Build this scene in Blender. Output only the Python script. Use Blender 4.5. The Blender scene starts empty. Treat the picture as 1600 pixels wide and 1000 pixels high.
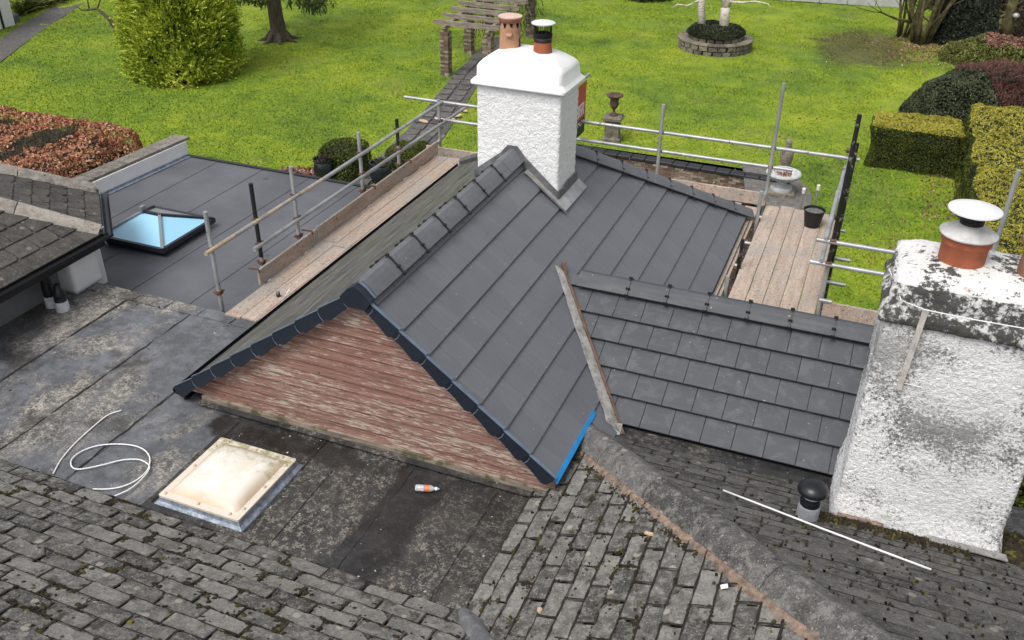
import bpy, math, random
import numpy as np
from math import sin, cos, pi, radians, sqrt, hypot, atan2
from mathutils import Matrix, Vector, noise as mn

random.seed(7); rng = np.random.default_rng(7)
scene = bpy.context.scene
C = scene.collection

# ------------------------------------------------------------------ camera, world, sun, exposure
CAM = np.array([0.0, 0.0, 9.8])
F, YAW, PITCH, ROLL = 1434.0, radians(21.68), radians(30.78), radians(-0.68)
def _axes():
    f = np.array([-sin(YAW)*cos(PITCH), cos(YAW)*cos(PITCH), -sin(PITCH)])
    r = np.array([cos(YAW), sin(YAW), 0.0]); d = np.cross(f, r)
    return np.array([r*cos(ROLL)+d*sin(ROLL), -r*sin(ROLL)+d*cos(ROLL), f])
AX = _axes()
cam_data = bpy.data.cameras.new('camera'); cam = bpy.data.objects.new('camera', cam_data); C.objects.link(cam)
cam_data.sensor_width = 36.0; cam_data.lens = F/1600*36.0; cam_data.clip_start = 0.05; cam_data.clip_end = 900
cam.matrix_world = Matrix(((AX[0][0], -AX[1][0], -AX[2][0], CAM[0]), (AX[0][1], -AX[1][1], -AX[2][1], CAM[1]),
                           (AX[0][2], -AX[1][2], -AX[2][2], CAM[2]), (0, 0, 0, 1)))
scene.camera = cam

SUN_EL, SUN_AZ = radians(58), radians(200)      # overcast: a high, very soft sun behind the camera's left shoulder
world = bpy.data.worlds.new('World'); scene.world = world; world.use_nodes = True
wt = world.node_tree; wt.nodes.clear()
sky = wt.nodes.new('ShaderNodeTexSky'); sky.sky_type = 'NISHITA'; sky.sun_disc = False
sky.sun_elevation = SUN_EL; sky.sun_rotation = SUN_AZ; sky.dust_density = 4.0; sky.air_density = 1.0; sky.ozone_density = 1.0
hs = wt.nodes.new('ShaderNodeHueSaturation'); hs.inputs['Saturation'].default_value = 0.22
bg = wt.nodes.new('ShaderNodeBackground'); bg.inputs['Strength'].default_value = 0.135
wo = wt.nodes.new('ShaderNodeOutputWorld')
wt.links.new(sky.outputs[0], hs.inputs['Color']); wt.links.new(hs.outputs[0], bg.inputs['Color']); wt.links.new(bg.outputs[0], wo.inputs[0])
sl = bpy.data.lights.new('sun', 'SUN'); sl.energy = 1.35; sl.angle = radians(25); sl.color = (1.0, 0.96, 0.9)
so = bpy.data.objects.new('sun', sl); C.objects.link(so)
sd = Vector((sin(SUN_AZ)*cos(SUN_EL), cos(SUN_AZ)*cos(SUN_EL), sin(SUN_EL)))
so.rotation_euler = sd.to_track_quat('Z', 'Y').to_euler(); so.location = (0, -20, 40)
scene.view_settings.view_transform = 'Standard'; scene.view_settings.look = 'None'
scene.view_settings.exposure = 0.35; scene.view_settings.gamma = 1.0; scene.view_settings.use_curve_mapping = False

# ------------------------------------------------------------------ measuring: where a sight line meets a level, a wall plane or a roof plane
def ray(px, py): return AX.T @ np.array([(px-800)/F, (py-500)/F, 1.0])
def at(px, py, z): v = ray(px, py); t = (z-CAM[2])/v[2]; return Vector(CAM+t*v)
def aty(px, py, y): v = ray(px, py); return Vector(CAM+(y/v[1])*v)
def atx(px, py, x): v = ray(px, py); return Vector(CAM+(x/v[0])*v)

# ------------------------------------------------------------------ object helpers
WM = {}
def place(o, mw=None, parent=None):
    mw = mw or Matrix()
    C.objects.link(o); WM[o.name] = mw
    if parent is not None:
        o.parent = parent; o.matrix_parent_inverse = WM[parent.name].inverted()
    o.matrix_basis = mw
    return o
def tag(o, label=None, cat=None, group=None, kind=None):
    if label: o['label'] = label
    if cat: o['category'] = cat
    if group: o['group'] = group
    if kind: o['kind'] = kind
    return o
def thing(name, label, cat, loc, group=None):
    o = bpy.data.objects.new(name, None); o.empty_display_size = 0.1
    place(o, Matrix.Translation(Vector(loc))); return tag(o, label, cat, group)

class G:
    """collects verts and faces of one mesh"""
    def __init__(s): s.v = []; s.f = []; s.mi = []; s.cur = 0
    def add(s, vs, fs):
        b = len(s.v); s.v += [tuple(p) for p in vs]; s.f += [tuple(b+i for i in f) for f in fs]; s.mi += [s.cur]*len(fs); return s
    def box(s, x0, x1, y0, y1, z0, z1, m=None):
        vs = [Vector(p) for p in ((x0,y0,z0),(x1,y0,z0),(x1,y1,z0),(x0,y1,z0),(x0,y0,z1),(x1,y0,z1),(x1,y1,z1),(x0,y1,z1))]
        if m is not None: vs = [m @ p for p in vs]
        return s.add(vs, [(0,3,2,1),(4,5,6,7),(0,1,5,4),(1,2,6,5),(2,3,7,6),(3,0,4,7)])
    def bbox(s, x0, x1, y0, y1, z0, z1, b=0.006, m=None):      # box with chamfered top edges
        vs = [Vector(p) for p in ((x0,y0,z0),(x1,y0,z0),(x1,y1,z0),(x0,y1,z0),(x0,y0,z1-b),(x1,y0,z1-b),(x1,y1,z1-b),(x0,y1,z1-b),
              (x0+b,y0+b,z1),(x1-b,y0+b,z1),(x1-b,y1-b,z1),(x0+b,y1-b,z1))]
        if m is not None: vs = [m @ p for p in vs]
        return s.add(vs, [(0,3,2,1),(0,1,5,4),(1,2,6,5),(2,3,7,6),(3,0,4,7),(4,5,9,8),(5,6,10,9),(6,7,11,10),(7,4,8,11),(8,9,10,11)])
    def prism(s, pts, ext):                                    # pts: planar loop (3D), ext: vector
        n = len(pts); e = Vector(ext); vs = [Vector(p) for p in pts]+[Vector(p)+e for p in pts]
        return s.add(vs, [tuple(reversed(range(n))), tuple(range(n, 2*n))]+[(i,(i+1)%n,n+(i+1)%n,n+i) for i in range(n)])
    def tube(s, pts, r, n=8, caps=True):
        pts = [Vector(p) for p in pts]; rs = r if isinstance(r, (list, tuple)) else [r]*len(pts)
        rings = []; up = None
        for i, p in enumerate(pts):
            d = (pts[min(i+1, len(pts)-1)]-pts[max(i-1, 0)]).normalized()
            if up is None: up = Vector((0,0,1)) if abs(d.z) < .9 else Vector((1,0,0))
            a = d.cross(up).normalized(); b = a.cross(d).normalized(); up = b
            rings.append([p+(a*cos(2*pi*k/n)+b*sin(2*pi*k/n))*rs[i] for k in range(n)])
        vs = [q for rg in rings for q in rg]; fs = []
        for i in range(len(rings)-1):
            for k in range(n): fs.append((i*n+k, i*n+(k+1)%n, (i+1)*n+(k+1)%n, (i+1)*n+k))
        if caps: fs.append(tuple(reversed(range(n)))); fs.append(tuple((len(rings)-1)*n+k for k in range(n)))
        return s.add(vs, fs)
    def lathe(s, prof, c, n=24, cap=True, tilt=None):
        c = Vector(c); vs = []; fs = []
        for (r, z) in prof:
            for k in range(n):
                p = Vector((r*cos(2*pi*k/n), r*sin(2*pi*k/n), z)); vs.append(c+(tilt @ p if tilt is not None else p))
        for i in range(len(prof)-1):
            for k in range(n): fs.append((i*n+k, i*n+(k+1)%n, (i+1)*n+(k+1)%n, (i+1)*n+k))
        if cap: fs.append(tuple(reversed(range(n)))); fs.append(tuple((len(prof)-1)*n+k for k in range(n)))
        return s.add(vs, fs)
    def rings(s, rings, cap=True):                             # list of equal-length loops
        n = len(rings[0]); vs = [p for r in rings for p in r]; fs = []
        for i in range(len(rings)-1):
            for k in range(n): fs.append((i*n+k, i*n+(k+1)%n, (i+1)*n+(k+1)%n, (i+1)*n+k))
        if cap: fs.append(tuple(reversed(range(n)))); fs.append(tuple((len(rings)-1)*n+k for k in range(n)))
        return s.add(vs, fs)
    def mesh(s, name, mats, smooth=False):
        me = bpy.data.meshes.new(name); me.from_pydata([tuple(p) for p in s.v], [], s.f)
        for m in (mats if isinstance(mats, (list, tuple)) else [mats]): me.materials.append(m)
        if any(s.mi): me.polygons.foreach_set('material_index', s.mi)
        if smooth is True: me.polygons.foreach_set('use_smooth', [True]*len(me.polygons))
        elif smooth: me.shade_smooth() if False else me.polygons.foreach_set('use_smooth', [True]*len(me.polygons)); 
        me.update(); return me
def obj(name, g, mat, parent=None, mw=None, label=None, smooth=False, kind=None, sharp=None):
    me = g if isinstance(g, bpy.types.Mesh) else g.mesh(name, mat, smooth)
    if sharp: me.set_sharp_from_angle(angle=radians(sharp))
    o = bpy.data.objects.new(name, me); place(o, mw, parent)
    if label: o['label'] = label
    if kind: o['kind'] = kind
    return o
def quads_mesh(name, V, mat):                                  # V: (n,4,3) separate quads or (n,3,3) triangles
    n, k = V.shape[:2]; me = bpy.data.meshes.new(name)
    me.vertices.add(n*k); me.vertices.foreach_set('co', V.reshape(-1).astype(np.float32))
    me.loops.add(n*k); me.loops.foreach_set('vertex_index', np.arange(n*k, dtype=np.int32))
    me.polygons.add(n); me.polygons.foreach_set('loop_start', np.arange(0, n*k, k, dtype=np.int32))
    me.materials.append(mat); me.update(calc_edges=True); return me

# ------------------------------------------------------------------ procedural materials
class S:
    def __init__(s, name):
        s.m = bpy.data.materials.new(name); s.m.use_nodes = True; s.t = s.m.node_tree; s.t.nodes.clear()
        s.geo = s.n('ShaderNodeNewGeometry'); s.oi = s.n('ShaderNodeObjectInfo')
        s.pos = s.geo.outputs['Position']; s.rnd = s.oi.outputs['Random']; s.isl = s.geo.outputs['Random Per Island']
    def n(s, t, **k):
        nd = s.t.nodes.new(t)
        for a, b in k.items(): setattr(nd, a, b)
        return nd
    def put(s, sock, v):
        if isinstance(v, bpy.types.NodeSocket): s.t.links.new(v, sock)
        elif isinstance(v, (tuple, list)):
            sock.default_value = tuple(v)+((1.0,) if len(v) == 3 and sock.type == 'RGBA' else ())
        else: sock.default_value = v
    def map(s, sc=(1,1,1), rot=(0,0,0), vec=None, off=(0,0,0)):
        nd = s.n('ShaderNodeMapping'); s.put(nd.inputs['Vector'], vec or s.pos); nd.inputs['Scale'].default_value = sc
        nd.inputs['Rotation'].default_value = rot; nd.inputs['Location'].default_value = off; return nd.outputs[0]
    def jump(s, k=37.0):                                       # world position shifted per object, so alike pieces differ
        a = s.n('ShaderNodeVectorMath', operation='SCALE'); a.inputs[0].default_value = (1.0, .7, .3); s.put(a.inputs['Scale'], s.math('MULTIPLY', s.rnd, k))
        b = s.n('ShaderNodeVectorMath', operation='ADD'); s.put(b.inputs[0], s.pos); s.put(b.inputs[1], a.outputs[0]); return b.outputs[0]
    def noise(s, scale, detail=4, rough=.6, vec=None, dist=0):
        nd = s.n('ShaderNodeTexNoise'); s.put(nd.inputs['Vector'], vec or s.pos); nd.inputs['Scale'].default_value = scale
        nd.inputs['Detail'].default_value = detail; nd.inputs['Roughness'].default_value = rough; nd.inputs['Distortion'].default_value = dist
        return nd.outputs['Fac']
    def voro(s, scale, vec=None, feature='F1', out='Distance', rnd=1.0):
        nd = s.n('ShaderNodeTexVoronoi', feature=feature); s.put(nd.inputs['Vector'], vec or s.pos); nd.inputs['Scale'].default_value = scale
        nd.inputs['Randomness'].default_value = rnd; return nd.outputs[out]
    def ramp(s, f, stops):
        nd = s.n('ShaderNodeValToRGB'); s.put(nd.inputs[0], f); e = nd.color_ramp.elements
        while len(e) < len(stops): e.new(.5)
        for i, (p, c) in enumerate(stops):
            e[i].position = p; e[i].color = (c, c, c, 1) if isinstance(c, (int, float)) else tuple(c)+(1,)
        return nd.outputs[0]
    def step(s, f, a, b):
        nd = s.n('ShaderNodeMapRange', interpolation_type='LINEAR'); nd.clamp = True; s.put(nd.inputs[0], f)
        nd.inputs[1].default_value = a; nd.inputs[2].default_value = b; nd.inputs[3].default_value = 0.0; nd.inputs[4].default_value = 1.0
        return nd.outputs[0]
    def math(s, op, a, b=0.0):
        nd = s.n('ShaderNodeMath', operation=op); s.put(nd.inputs[0], a); s.put(nd.inputs[1], b); return nd.outputs[0]
    def mix(s, f, a, b, mode='MIX'):
        nd = s.n('ShaderNodeMix', data_type='RGBA', blend_type=mode); s.put(nd.inputs['Factor'], f); s.put(nd.inputs['A'], a) if False else None
        s.put(nd.inputs[6], a); s.put(nd.inputs[7], b); return nd.outputs[2]
    def out(s, col, rough=.7, bump=None, metal=0.0, spec=.5, trans=None, emit=None, alpha=None, coat=None):
        p = s.n('ShaderNodeBsdfPrincipled'); s.put(p.inputs['Base Color'], col); s.put(p.inputs['Roughness'], rough); s.put(p.inputs['Metallic'], metal)
        s.put(p.inputs['Specular IOR Level'], spec)
        if trans is not None: s.put(p.inputs['Transmission Weight'], trans)
        if coat is not None: p.inputs['Coat Weight'].default_value = coat
        if bump:
            b = s.n('ShaderNodeBump'); s.put(b.inputs['Height'], bump[0]); b.inputs['Distance'].default_value = bump[1]
            b.inputs['Strength'].default_value = bump[2] if len(bump) > 2 else 1.0; s.t.links.new(b.outputs[0], p.inputs['Normal'])
        o = s.n('ShaderNodeOutputMaterial'); s.t.links.new(p.outputs[0], o.inputs[0]); return s.m
def plain(name, col, rough=.6, metal=0.0, var=.15, scale=6, bump=.002, spec=.5, bs=60):
    s = S(name); f = s.noise(scale, 5); g = s.noise(bs, 3)
    lo = tuple(c*(1-var) for c in col); hi = tuple(min(1, c*(1+var)) for c in col)
    return s.out(s.ramp(f, [(.3, lo), (.7, hi)]), rough, (g, bump) if bump else None, metal, spec)

def m_slate(name, base, streak_rot, blotch=.0, rough=.42):
    s = S(name); j = s.jump(11)
    st = s.noise(1.0, 5, .6, s.map((3.0, 26.0, 3.0), (0, 0, streak_rot), s.pos)); bl = s.noise(7.0, 6, .65, j, .6); sp = s.noise(240, 2)
    lo = tuple(c*.93 for c in base); hi = tuple(c*1.06 for c in base)
    c = s.mix(s.rnd, lo, hi)
    c = s.mix(s.math('MULTIPLY', s.step(st, .45, .75), .35), c, tuple(c_*1.5 for c_ in base))
    if blotch: c = s.mix(s.math('MULTIPLY', s.step(bl, .50, .62), blotch), c, tuple(c_*1.7 for c_ in base))
    c = s.mix(s.math('MULTIPLY', s.step(s.noise(2.2, 3), .35, .75), .35), c, tuple(c_*.72 for c_ in base))
    c = s.mix(s.step(s.noise(34, 1, .4), .77, .79), c, (.34, .34, .33))
    return s.out(c, s.ramp(st, [(.3, rough-.06), (.7, rough+.14)]), (sp, .0008, .6))
M = {}
M['slate'] = m_slate('new slate-grey roof tile', (.130, .137, .152), 0.0, 0.0, .36)
M['slate2'] = m_slate('new tile with pale bloom', (.074, .078, .088), 1.57, .55, .42)
M['ridge'] = m_slate('grey concrete ridge tile', (.122, .127, .139), 0.4, .3, .45)
M['ridge_dark'] = m_slate('dark grey angle ridge tile', (.060, .064, .073), 0.4, .3, .55)
M['clip'] = plain('black plastic', (.012, .012, .014), .45, bump=0)
M['cap'] = plain('dark navy dry verge plastic', (.0115, .017, .029), .42, var=.12, bump=.0003)
M['lip'] = plain('verge lip with painted highlight', (.13, .17, .23), .5, bump=0)  # lighter than the caps: the highlight along their top edge is painted
M['blue'] = plain('bright blue underlay edge', (.02, .30, .72), .5, bump=0)
M['gutter'] = plain('black gutter plastic', (.006, .006, .007), .32, bump=0)
def m_oldslate():
    s = S('weathered slate with algae'); st = s.noise(1.0, 6, .74, s.map((16, 1.5, 16)))
    c = s.ramp(st, [(.37, (.022, .022, .022)), (.47, (.070, .069, .067)), (.58, (.135, .133, .128)), (.70, (.25, .247, .24))])
    c = s.mix(s.math('MULTIPLY', s.rnd, .4), c, (.15, .15, .15))
    al = s.math('MULTIPLY', s.step(s.noise(1.1, 4), .50, .60), s.step(s.noise(1, 5, .6, s.map((14, 2.4, 14))), .47, .56))
    al = s.math('MULTIPLY', al, s.step(s.math('MULTIPLY', s.n('ShaderNodeSeparateXYZ').outputs[1], 1.0), 0, 1)) if False else al
    return s.out(s.mix(s.math('MULTIPLY', al, .5), c, (.115, .115, .035)), .5, (st, .004))
M['oldslate'] = m_oldslate()
def m_timber():
    s = S('peeling red painted timber'); g = s.noise(1, 7, .74, s.map((1.6, 9, 52))); fl = s.noise(1, 7, .76, s.map((7.0, 14, 62), off=(3, 1, 7)))
    j = s.jump(23); patch = s.noise(1.0, 4, .6, s.map((1.1, 1, 3.6), vec=j)); big = s.noise(.8, 4, .6, s.map((1, 1, 1.7), off=(2, 2, 9)))
    c = s.ramp(g, [(.28, (.075, .033, .025)), (.44, (.195, .093, .070)), (.57, (.285, .150, .115)), (.74, (.41, .26, .205))])
    c = s.mix(s.math('MULTIPLY', s.step(big, .35, .65), .5), c, (.27, .165, .135))
    k = s.math('ADD', s.math('MULTIPLY', fl, .80), s.math('ADD', s.math('MULTIPLY', patch, .30), s.math('MULTIPLY', big, .22)))
    c = s.mix(s.math('MULTIPLY', s.step(k, .685, .73), .85), c, (.50, .42, .35))
    c = s.mix(s.math('MULTIPLY', s.step(k, .76, .80), .7), c, (.40, .40, .39))
    c = s.mix(s.math('MULTIPLY', s.step(s.noise(1, 5, .7, s.map((5, 10, 80))), .61, .68), .8), c, (.05, .036, .03))
    c = s.mix(s.step(s.voro(1.0, s.map((4.2, 1, 9.0), vec=j)), .085, .05), c, (.05, .026, .02))
    return s.out(c, .78, (s.math('ADD', g, s.math('MULTIPLY', fl, .7)), .009))
M['timber'] = m_timber()
def m_plate():
    s = S('bleached mossy sill board'); g = s.noise(1, 6, .7, s.map((3, 12, 40)))
    c = s.ramp(g, [(.3, (.07, .06, .05)), (.5, (.24, .19, .15)), (.7, (.42, .36, .29))])
    c = s.mix(s.step(s.noise(7, 5), .52, .62), c, (.10, .09, .05))
    return s.out(c, .85, (g, .006))
M['plate'] = m_plate(); M['batten'] = plain('bleached grey batten', (.50, .47, .43), .8, var=.3, scale=14)
def m_felt(dark):
    s = S('mineral felt dark' if dark else 'mineral felt')
    a = s.noise(.70, 5, .62, s.map((1.35, .7, 1)), .5); sp = s.noise(58, 3, .75); sp2 = s.noise(17, 5, .72); lg = s.noise(2.2, 6, .7); md = s.noise(7, 5, .7)
    def blob(x, y, sx, sy, r0, r1):
        d = s.n('ShaderNodeVectorMath', operation='DISTANCE'); s.put(d.inputs[0], s.map((sx, sy, 0))); d.inputs[1].default_value = (x*sx, y*sy, 0)
        return s.step(s.math('ADD', d.outputs['Value'], s.math('MULTIPLY', s.math('SUBTRACT', s.noise(2.6, 5, .65, s.map(off=(x, y, 0))), .5), 1.3)), r1, r0)
    if dark:
        base = s.ramp(lg, [(.32, (.015, .0145, .0145)), (.5, (.034, .032, .031)), (.68, (.078, .072, .064))]); spec_c = (.30, .27, .23); lo, hi = .53, .61; wet_sheen_c = (.024, .0245, .026)
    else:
        base = s.ramp(lg, [(.32, (.060, .057, .054)), (.5, (.118, .112, .104)), (.68, (.19, .18, .165))]); spec_c = (.50, .46, .41); lo, hi = .50, .60; wet_sheen_c = (.098, .105, .121)
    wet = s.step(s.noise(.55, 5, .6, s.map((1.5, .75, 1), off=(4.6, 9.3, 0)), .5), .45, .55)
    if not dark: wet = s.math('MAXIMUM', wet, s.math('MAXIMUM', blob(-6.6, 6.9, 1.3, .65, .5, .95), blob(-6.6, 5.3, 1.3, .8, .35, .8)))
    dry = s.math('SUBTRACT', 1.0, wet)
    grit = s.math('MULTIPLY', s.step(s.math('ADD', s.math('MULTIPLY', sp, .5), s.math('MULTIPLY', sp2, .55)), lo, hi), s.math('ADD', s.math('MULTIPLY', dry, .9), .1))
    sheen = s.mix(s.step(md, .35, .65), wet_sheen_c, tuple(x*1.75 for x in wet_sheen_c)); sheen = s.mix(s.math('MULTIPLY', s.step(lg, .55, .42), .6), sheen, tuple(x*.5 for x in wet_sheen_c))  # sky reflection on the wet felt is painted into this colour
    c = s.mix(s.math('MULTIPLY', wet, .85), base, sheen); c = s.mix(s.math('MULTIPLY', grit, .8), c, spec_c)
    c = s.mix(s.math('MULTIPLY', s.step(s.noise(1.3, 5, .6, s.map(off=(11, 3, 5))), .57, .66), .7), c, (.026, .022, .019))
    pud = s.math('MAXIMUM', blob(-5.35, 6.28, .42, 2.2, .25, .45), s.math('MULTIPLY', blob(-10.3, 7.25, .6, 1.2, .4, .8), .85)) if not dark else s.math('MAXIMUM', blob(-4.6, 6.25, .5, 2.4, .3, .5), s.math('MULTIPLY', blob(-2.6, 6.0, 1, 1, .3, .9), .6))
    c = s.mix(s.math('MULTIPLY', pud, .88), c, (.014, .011, .009))
    c = s.mix(s.step(s.noise(11, 4, .65, s.map(off=(1, 2, 3))), .66, .70), c, (.016, .013, .011))
    c = s.mix(s.step(s.noise(24, 1, .4, s.map(off=(7, 0, 2))), .77, .79), c, (.5, .49, .47))
    c = s.mix(s.math('MULTIPLY', s.rnd, .2), c, (.06, .06, .062))
    r = s.mix(wet, (.72,)*3, (.15,)*3)
    h = s.math('MULTIPLY', s.math('ADD', sp, s.math('MULTIPLY', s.noise(3, 3), .8)), s.mix(wet, (1,)*3, (.22,)*3))
    return s.out(c, r, (h, .005))
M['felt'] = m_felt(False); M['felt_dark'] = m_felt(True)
def m_membrane():
    s = S('dark grey roofing membrane'); a = s.noise(.8, 5, .6); v = s.voro(1.15, s.map(off=(2, 5, 0)))
    c = s.ramp(a, [(.35, (.080, .084, .095)), (.65, (.128, .133, .148))])
    c = s.mix(s.math('MULTIPLY', s.step(v, .085, .05), .55), c, (.03, .03, .034))
    c = s.mix(s.math('MULTIPLY', s.step(s.noise(3.0, 6, .7), .62, .78), .5), c, (.17, .165, .16))
    return s.out(c, s.ramp(s.noise(1.3, 3), [(.3, .36), (.7, .55)]), (s.noise(5, 3), .006, .4))
M['membrane'] = m_membrane()
def m_stone(name, lo, mid, hi, lich=.35, moss=.5, dark=.0):
    s = S(name); j = s.jump(53); f = s.noise(48, 5, .75, j); big = s.noise(5.0, 6, .68, j); med = s.noise(13, 6, .72, j)
    c = s.ramp(s.rnd, [(0, tuple(x*.8 for x in lo)), (.45, tuple((x+y)/2 for x, y in zip(lo, mid))), (.8, mid), (1, tuple(min(1, x*1.25) for x in mid))])
    c = s.mix(s.math('MULTIPLY', s.step(med, .48, .62), .55), c, hi)
    c = s.mix(s.math('MULTIPLY', s.step(big, .53, .66), .5), c, tuple(min(1, x*1.5) for x in mid))
    c = s.mix(s.math('MULTIPLY', s.step(big, .47, .34), .65), c, tuple(x*.45 for x in lo))
    c = s.mix(s.math('MULTIPLY', s.step(f, .52, .66), .35), c, hi); c = s.mix(s.math('MULTIPLY', s.step(f, .46, .36), .5), c, tuple(x*.35 for x in lo))
    if lich:                                                   # round lichen discs
        v = s.math('ADD', s.voro(5.5, j), s.math('MULTIPLY', s.noise(34, 3), .08)); on = s.step(s.voro(5.5, j, out='Color'), .58, .60)
        c = s.mix(s.math('MULTIPLY', s.math('MULTIPLY', s.step(v, .235, .20), on), lich*1.5), c, (.36, .33, .28))
        c = s.mix(s.math('MULTIPLY', s.step(s.noise(75, 2, .55, j), .66, .70), min(1, lich+.35)), c, (.50, .47, .42))
    if moss:
        c = s.mix(s.math('MULTIPLY', s.step(s.noise(5.5, 5, .65), .58, .66), moss), c, (.030, .025, .015))
        v2 = s.math('ADD', s.voro(9.0, j), s.math('MULTIPLY', s.noise(40, 3), .07)); on2 = s.step(s.voro(9.0, j, out='Color'), .60, .62)
        c = s.mix(s.math('MULTIPLY', s.math('MULTIPLY', s.step(v2, .19, .15), on2), .9), c, (.016, .013, .009))
    return s.out(c, .8, (s.math('ADD', s.math('MULTIPLY', f, .7), med), .008))
M['stone'] = m_stone('old stone roof tile', (.054, .052, .048), (.155, .150, .139), (.32, .31, .285), .5, .85)
M['stoneB'] = m_stone('old stone tile with painted slope shade', (.045, .043, .040), (.085, .082, .077), (.165, .158, .146), .3, .7)  # darker copy of the stone tile: the slope's shade is in the colour
M['stonehip'] = m_stone('weathered hip tile', (.050, .048, .046), (.105, .102, .098), (.30, .29, .27), .5, .35)
M['stoneW'] = m_stone('wing roof tile', (.040, .037, .033), (.066, .061, .055), (.12, .112, .10), .25, .0)
M['ridgeW'] = m_stone('lichened ridge stone', (.16, .145, .13), (.27, .245, .215), (.46, .42, .37), .6, .25)
M['bed'] = plain('mossy underlay', (.020, .016, .012), .95, var=.6, scale=18, bump=.01)
M['mortar'] = plain('crumbling pink mortar', (.215, .155, .118), .9, var=.6, scale=17, bump=.015, bs=25)
def m_moss():
    s = S('cushion moss'); c = s.ramp(s.isl, [(.0, (.014, .010, .007)), (.5, (.030, .021, .010)), (.78, (.045, .033, .012)), (.93, (.075, .062, .015)), (1, (.14, .13, .02))])
    return s.out(c, .95, (s.noise(90, 3), .01))
M['moss'] = m_moss()
def m_render(name, mould):
    s = S(name); n1 = s.noise(30, 3, .62); n2 = s.noise(75, 2, .6)
    c = s.mix(s.step(n1, .32, .52), (.78, .79, .80), (.89, .89, .89))
    if mould:
        a = s.noise(1.5, 5, .66, s.map((1, 1, 1.25), off=(3.1, 4.2, .4))); b = s.noise(34, 4, .8)
        ds_ = s.n('ShaderNodeVectorMath', operation='DISTANCE'); s.put(ds_.inputs[0], s.map((1, 1, 1.25))); ds_.inputs[1].default_value = (1.02, 7.0, 4.98*1.25)
        sp_ = s.step(ds_.outputs['Value'], .62, .05); k = s.math('ADD', s.math('ADD', s.math('MULTIPLY', a, .66), s.math('MULTIPLY', sp_, .11)), s.math('MULTIPLY', b, .66))
        c = s.mix(s.math('MULTIPLY', s.step(k, .675, .745), .93), c, (.045, .042, .040))
        c = s.mix(s.math('MULTIPLY', s.step(s.noise(1.0, 4), .40, .62), .6), c, (.58, .575, .56)); c = s.mix(s.math('MULTIPLY', s.step(s.noise(60, 3, .7), .50, .40), .30), c, (.40, .40, .40))
    return s.out(c, .9, (s.math('ADD', n1, s.math('MULTIPLY', n2, .5)), .019))
M['render'] = m_render('white roughcast render', False); M['render_dirty'] = m_render('white roughcast with black mould', True)
M['smooth_white'] = plain('smooth white paint', (.82, .82, .82), .75, var=.05, scale=3, bump=.006, bs=14)
def m_flaunch(heavy):
    s = S('lichened white flaunching'+(' edge' if heavy else '')); a = s.noise(3.4, 6, .72); b = s.noise(22, 5, .75)
    k = s.math('ADD', s.math('MULTIPLY', a, .8), s.math('MULTIPLY', b, .55)); t = (.60, .68) if heavy else (.70, .745)
    c = s.mix(s.step(b, .3, .6), (.70, .69, .67), (.85, .85, .84))
    c = s.mix(s.step(s.noise(2.1, 6, .7, s.map(off=(5, 1, 2))), .63, .68), c, (.30, .20, .16) if not heavy else (.36, .32, .28))
    c = s.mix(s.math('MULTIPLY', s.step(k, *t), .93), c, (.022, .021, .016))
    if heavy: c = s.mix(s.math('MULTIPLY', s.step(s.noise(6, 4, .6, s.map(off=(9, 2, 2))), .60, .66), .9), c, (.05, .045, .008))
    return s.out(c, .9, (b, .022))
M['flaunch'] = m_flaunch(False); M['flaunch_edge'] = m_flaunch(True)
def m_terra(name, base, soot):
    s = S(name); a = s.noise(2.2, 5, .65, s.map((2.4, 2.4, .8))); c = s.ramp(s.noise(9, 5), [(.3, tuple(x*.8 for x in base)), (.7, tuple(min(1, x*1.18) for x in base))])
    if soot: c = s.mix(s.step(a, .56, .60), c, (.03, .026, .024))
    return s.out(c, .8, (s.noise(60, 4), .004))
M['terra'] = m_terra('orange terracotta', (.36, .105, .05), False); M['terra_pale'] = m_terra('pale buff clay with soot', (.46, .25, .15), True)
M['terra_old'] = m_terra('rusty weathered clay', (.25, .12, .075), False)
M['claylid'] = plain('pink clay disc', (.62, .44, .36), .85, var=.1); M['claylid_rim'] = plain('red clay rim', (.30, .12, .07), .85)
M['steel'] = plain('bright galvanised steel', (.84, .85, .87), .42, metal=.25, var=.06, scale=4, bump=.0008)
M['steel_dull'] = plain('dull stained steel', (.52, .51, .50), .5, metal=.4, var=.4, scale=5, bump=.001)
M['black_metal'] = plain('soot black metal', (.010, .010, .011), .5, bump=0); M['soot'] = plain('flue dark', (.004, .004, .004), .95, bump=0)
def m_lead():
    s = S('grey lead sheet'); n = s.noise(5, 6, .7); c = s.ramp(n, [(.3, (.075, .078, .084)), (.55, (.17, .175, .185)), (.75, (.33, .335, .34))])
    return s.out(c, .48, (n, .012), .25)
M['lead'] = m_lead()
def m_leadp():
    s = S('dirty pale lead valley'); n = s.noise(6, 6, .72); c = s.ramp(n, [(.28, (.13, .125, .12)), (.5, (.30, .29, .28)), (.72, (.46, .45, .44))])
    c = s.mix(s.step(s.noise(28, 4), .60, .67), c, (.06, .055, .05)); return s.out(c, .6, (n, .01), .15)
M['lead_pale'] = m_leadp()
M['lead_blue'] = plain('crinkled blue-grey lead', (.26, .30, .36), .45, metal=.3, var=.45, scale=16, bump=.012, bs=30)
M['lead_grey'] = plain('clean pale lead', (.36, .375, .38), .5, metal=.2, var=.25, scale=7, bump=.004); M['rusty_board'] = plain('brown stained upstand', (.10, .052, .03), .7, var=.4, scale=8)
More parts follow.
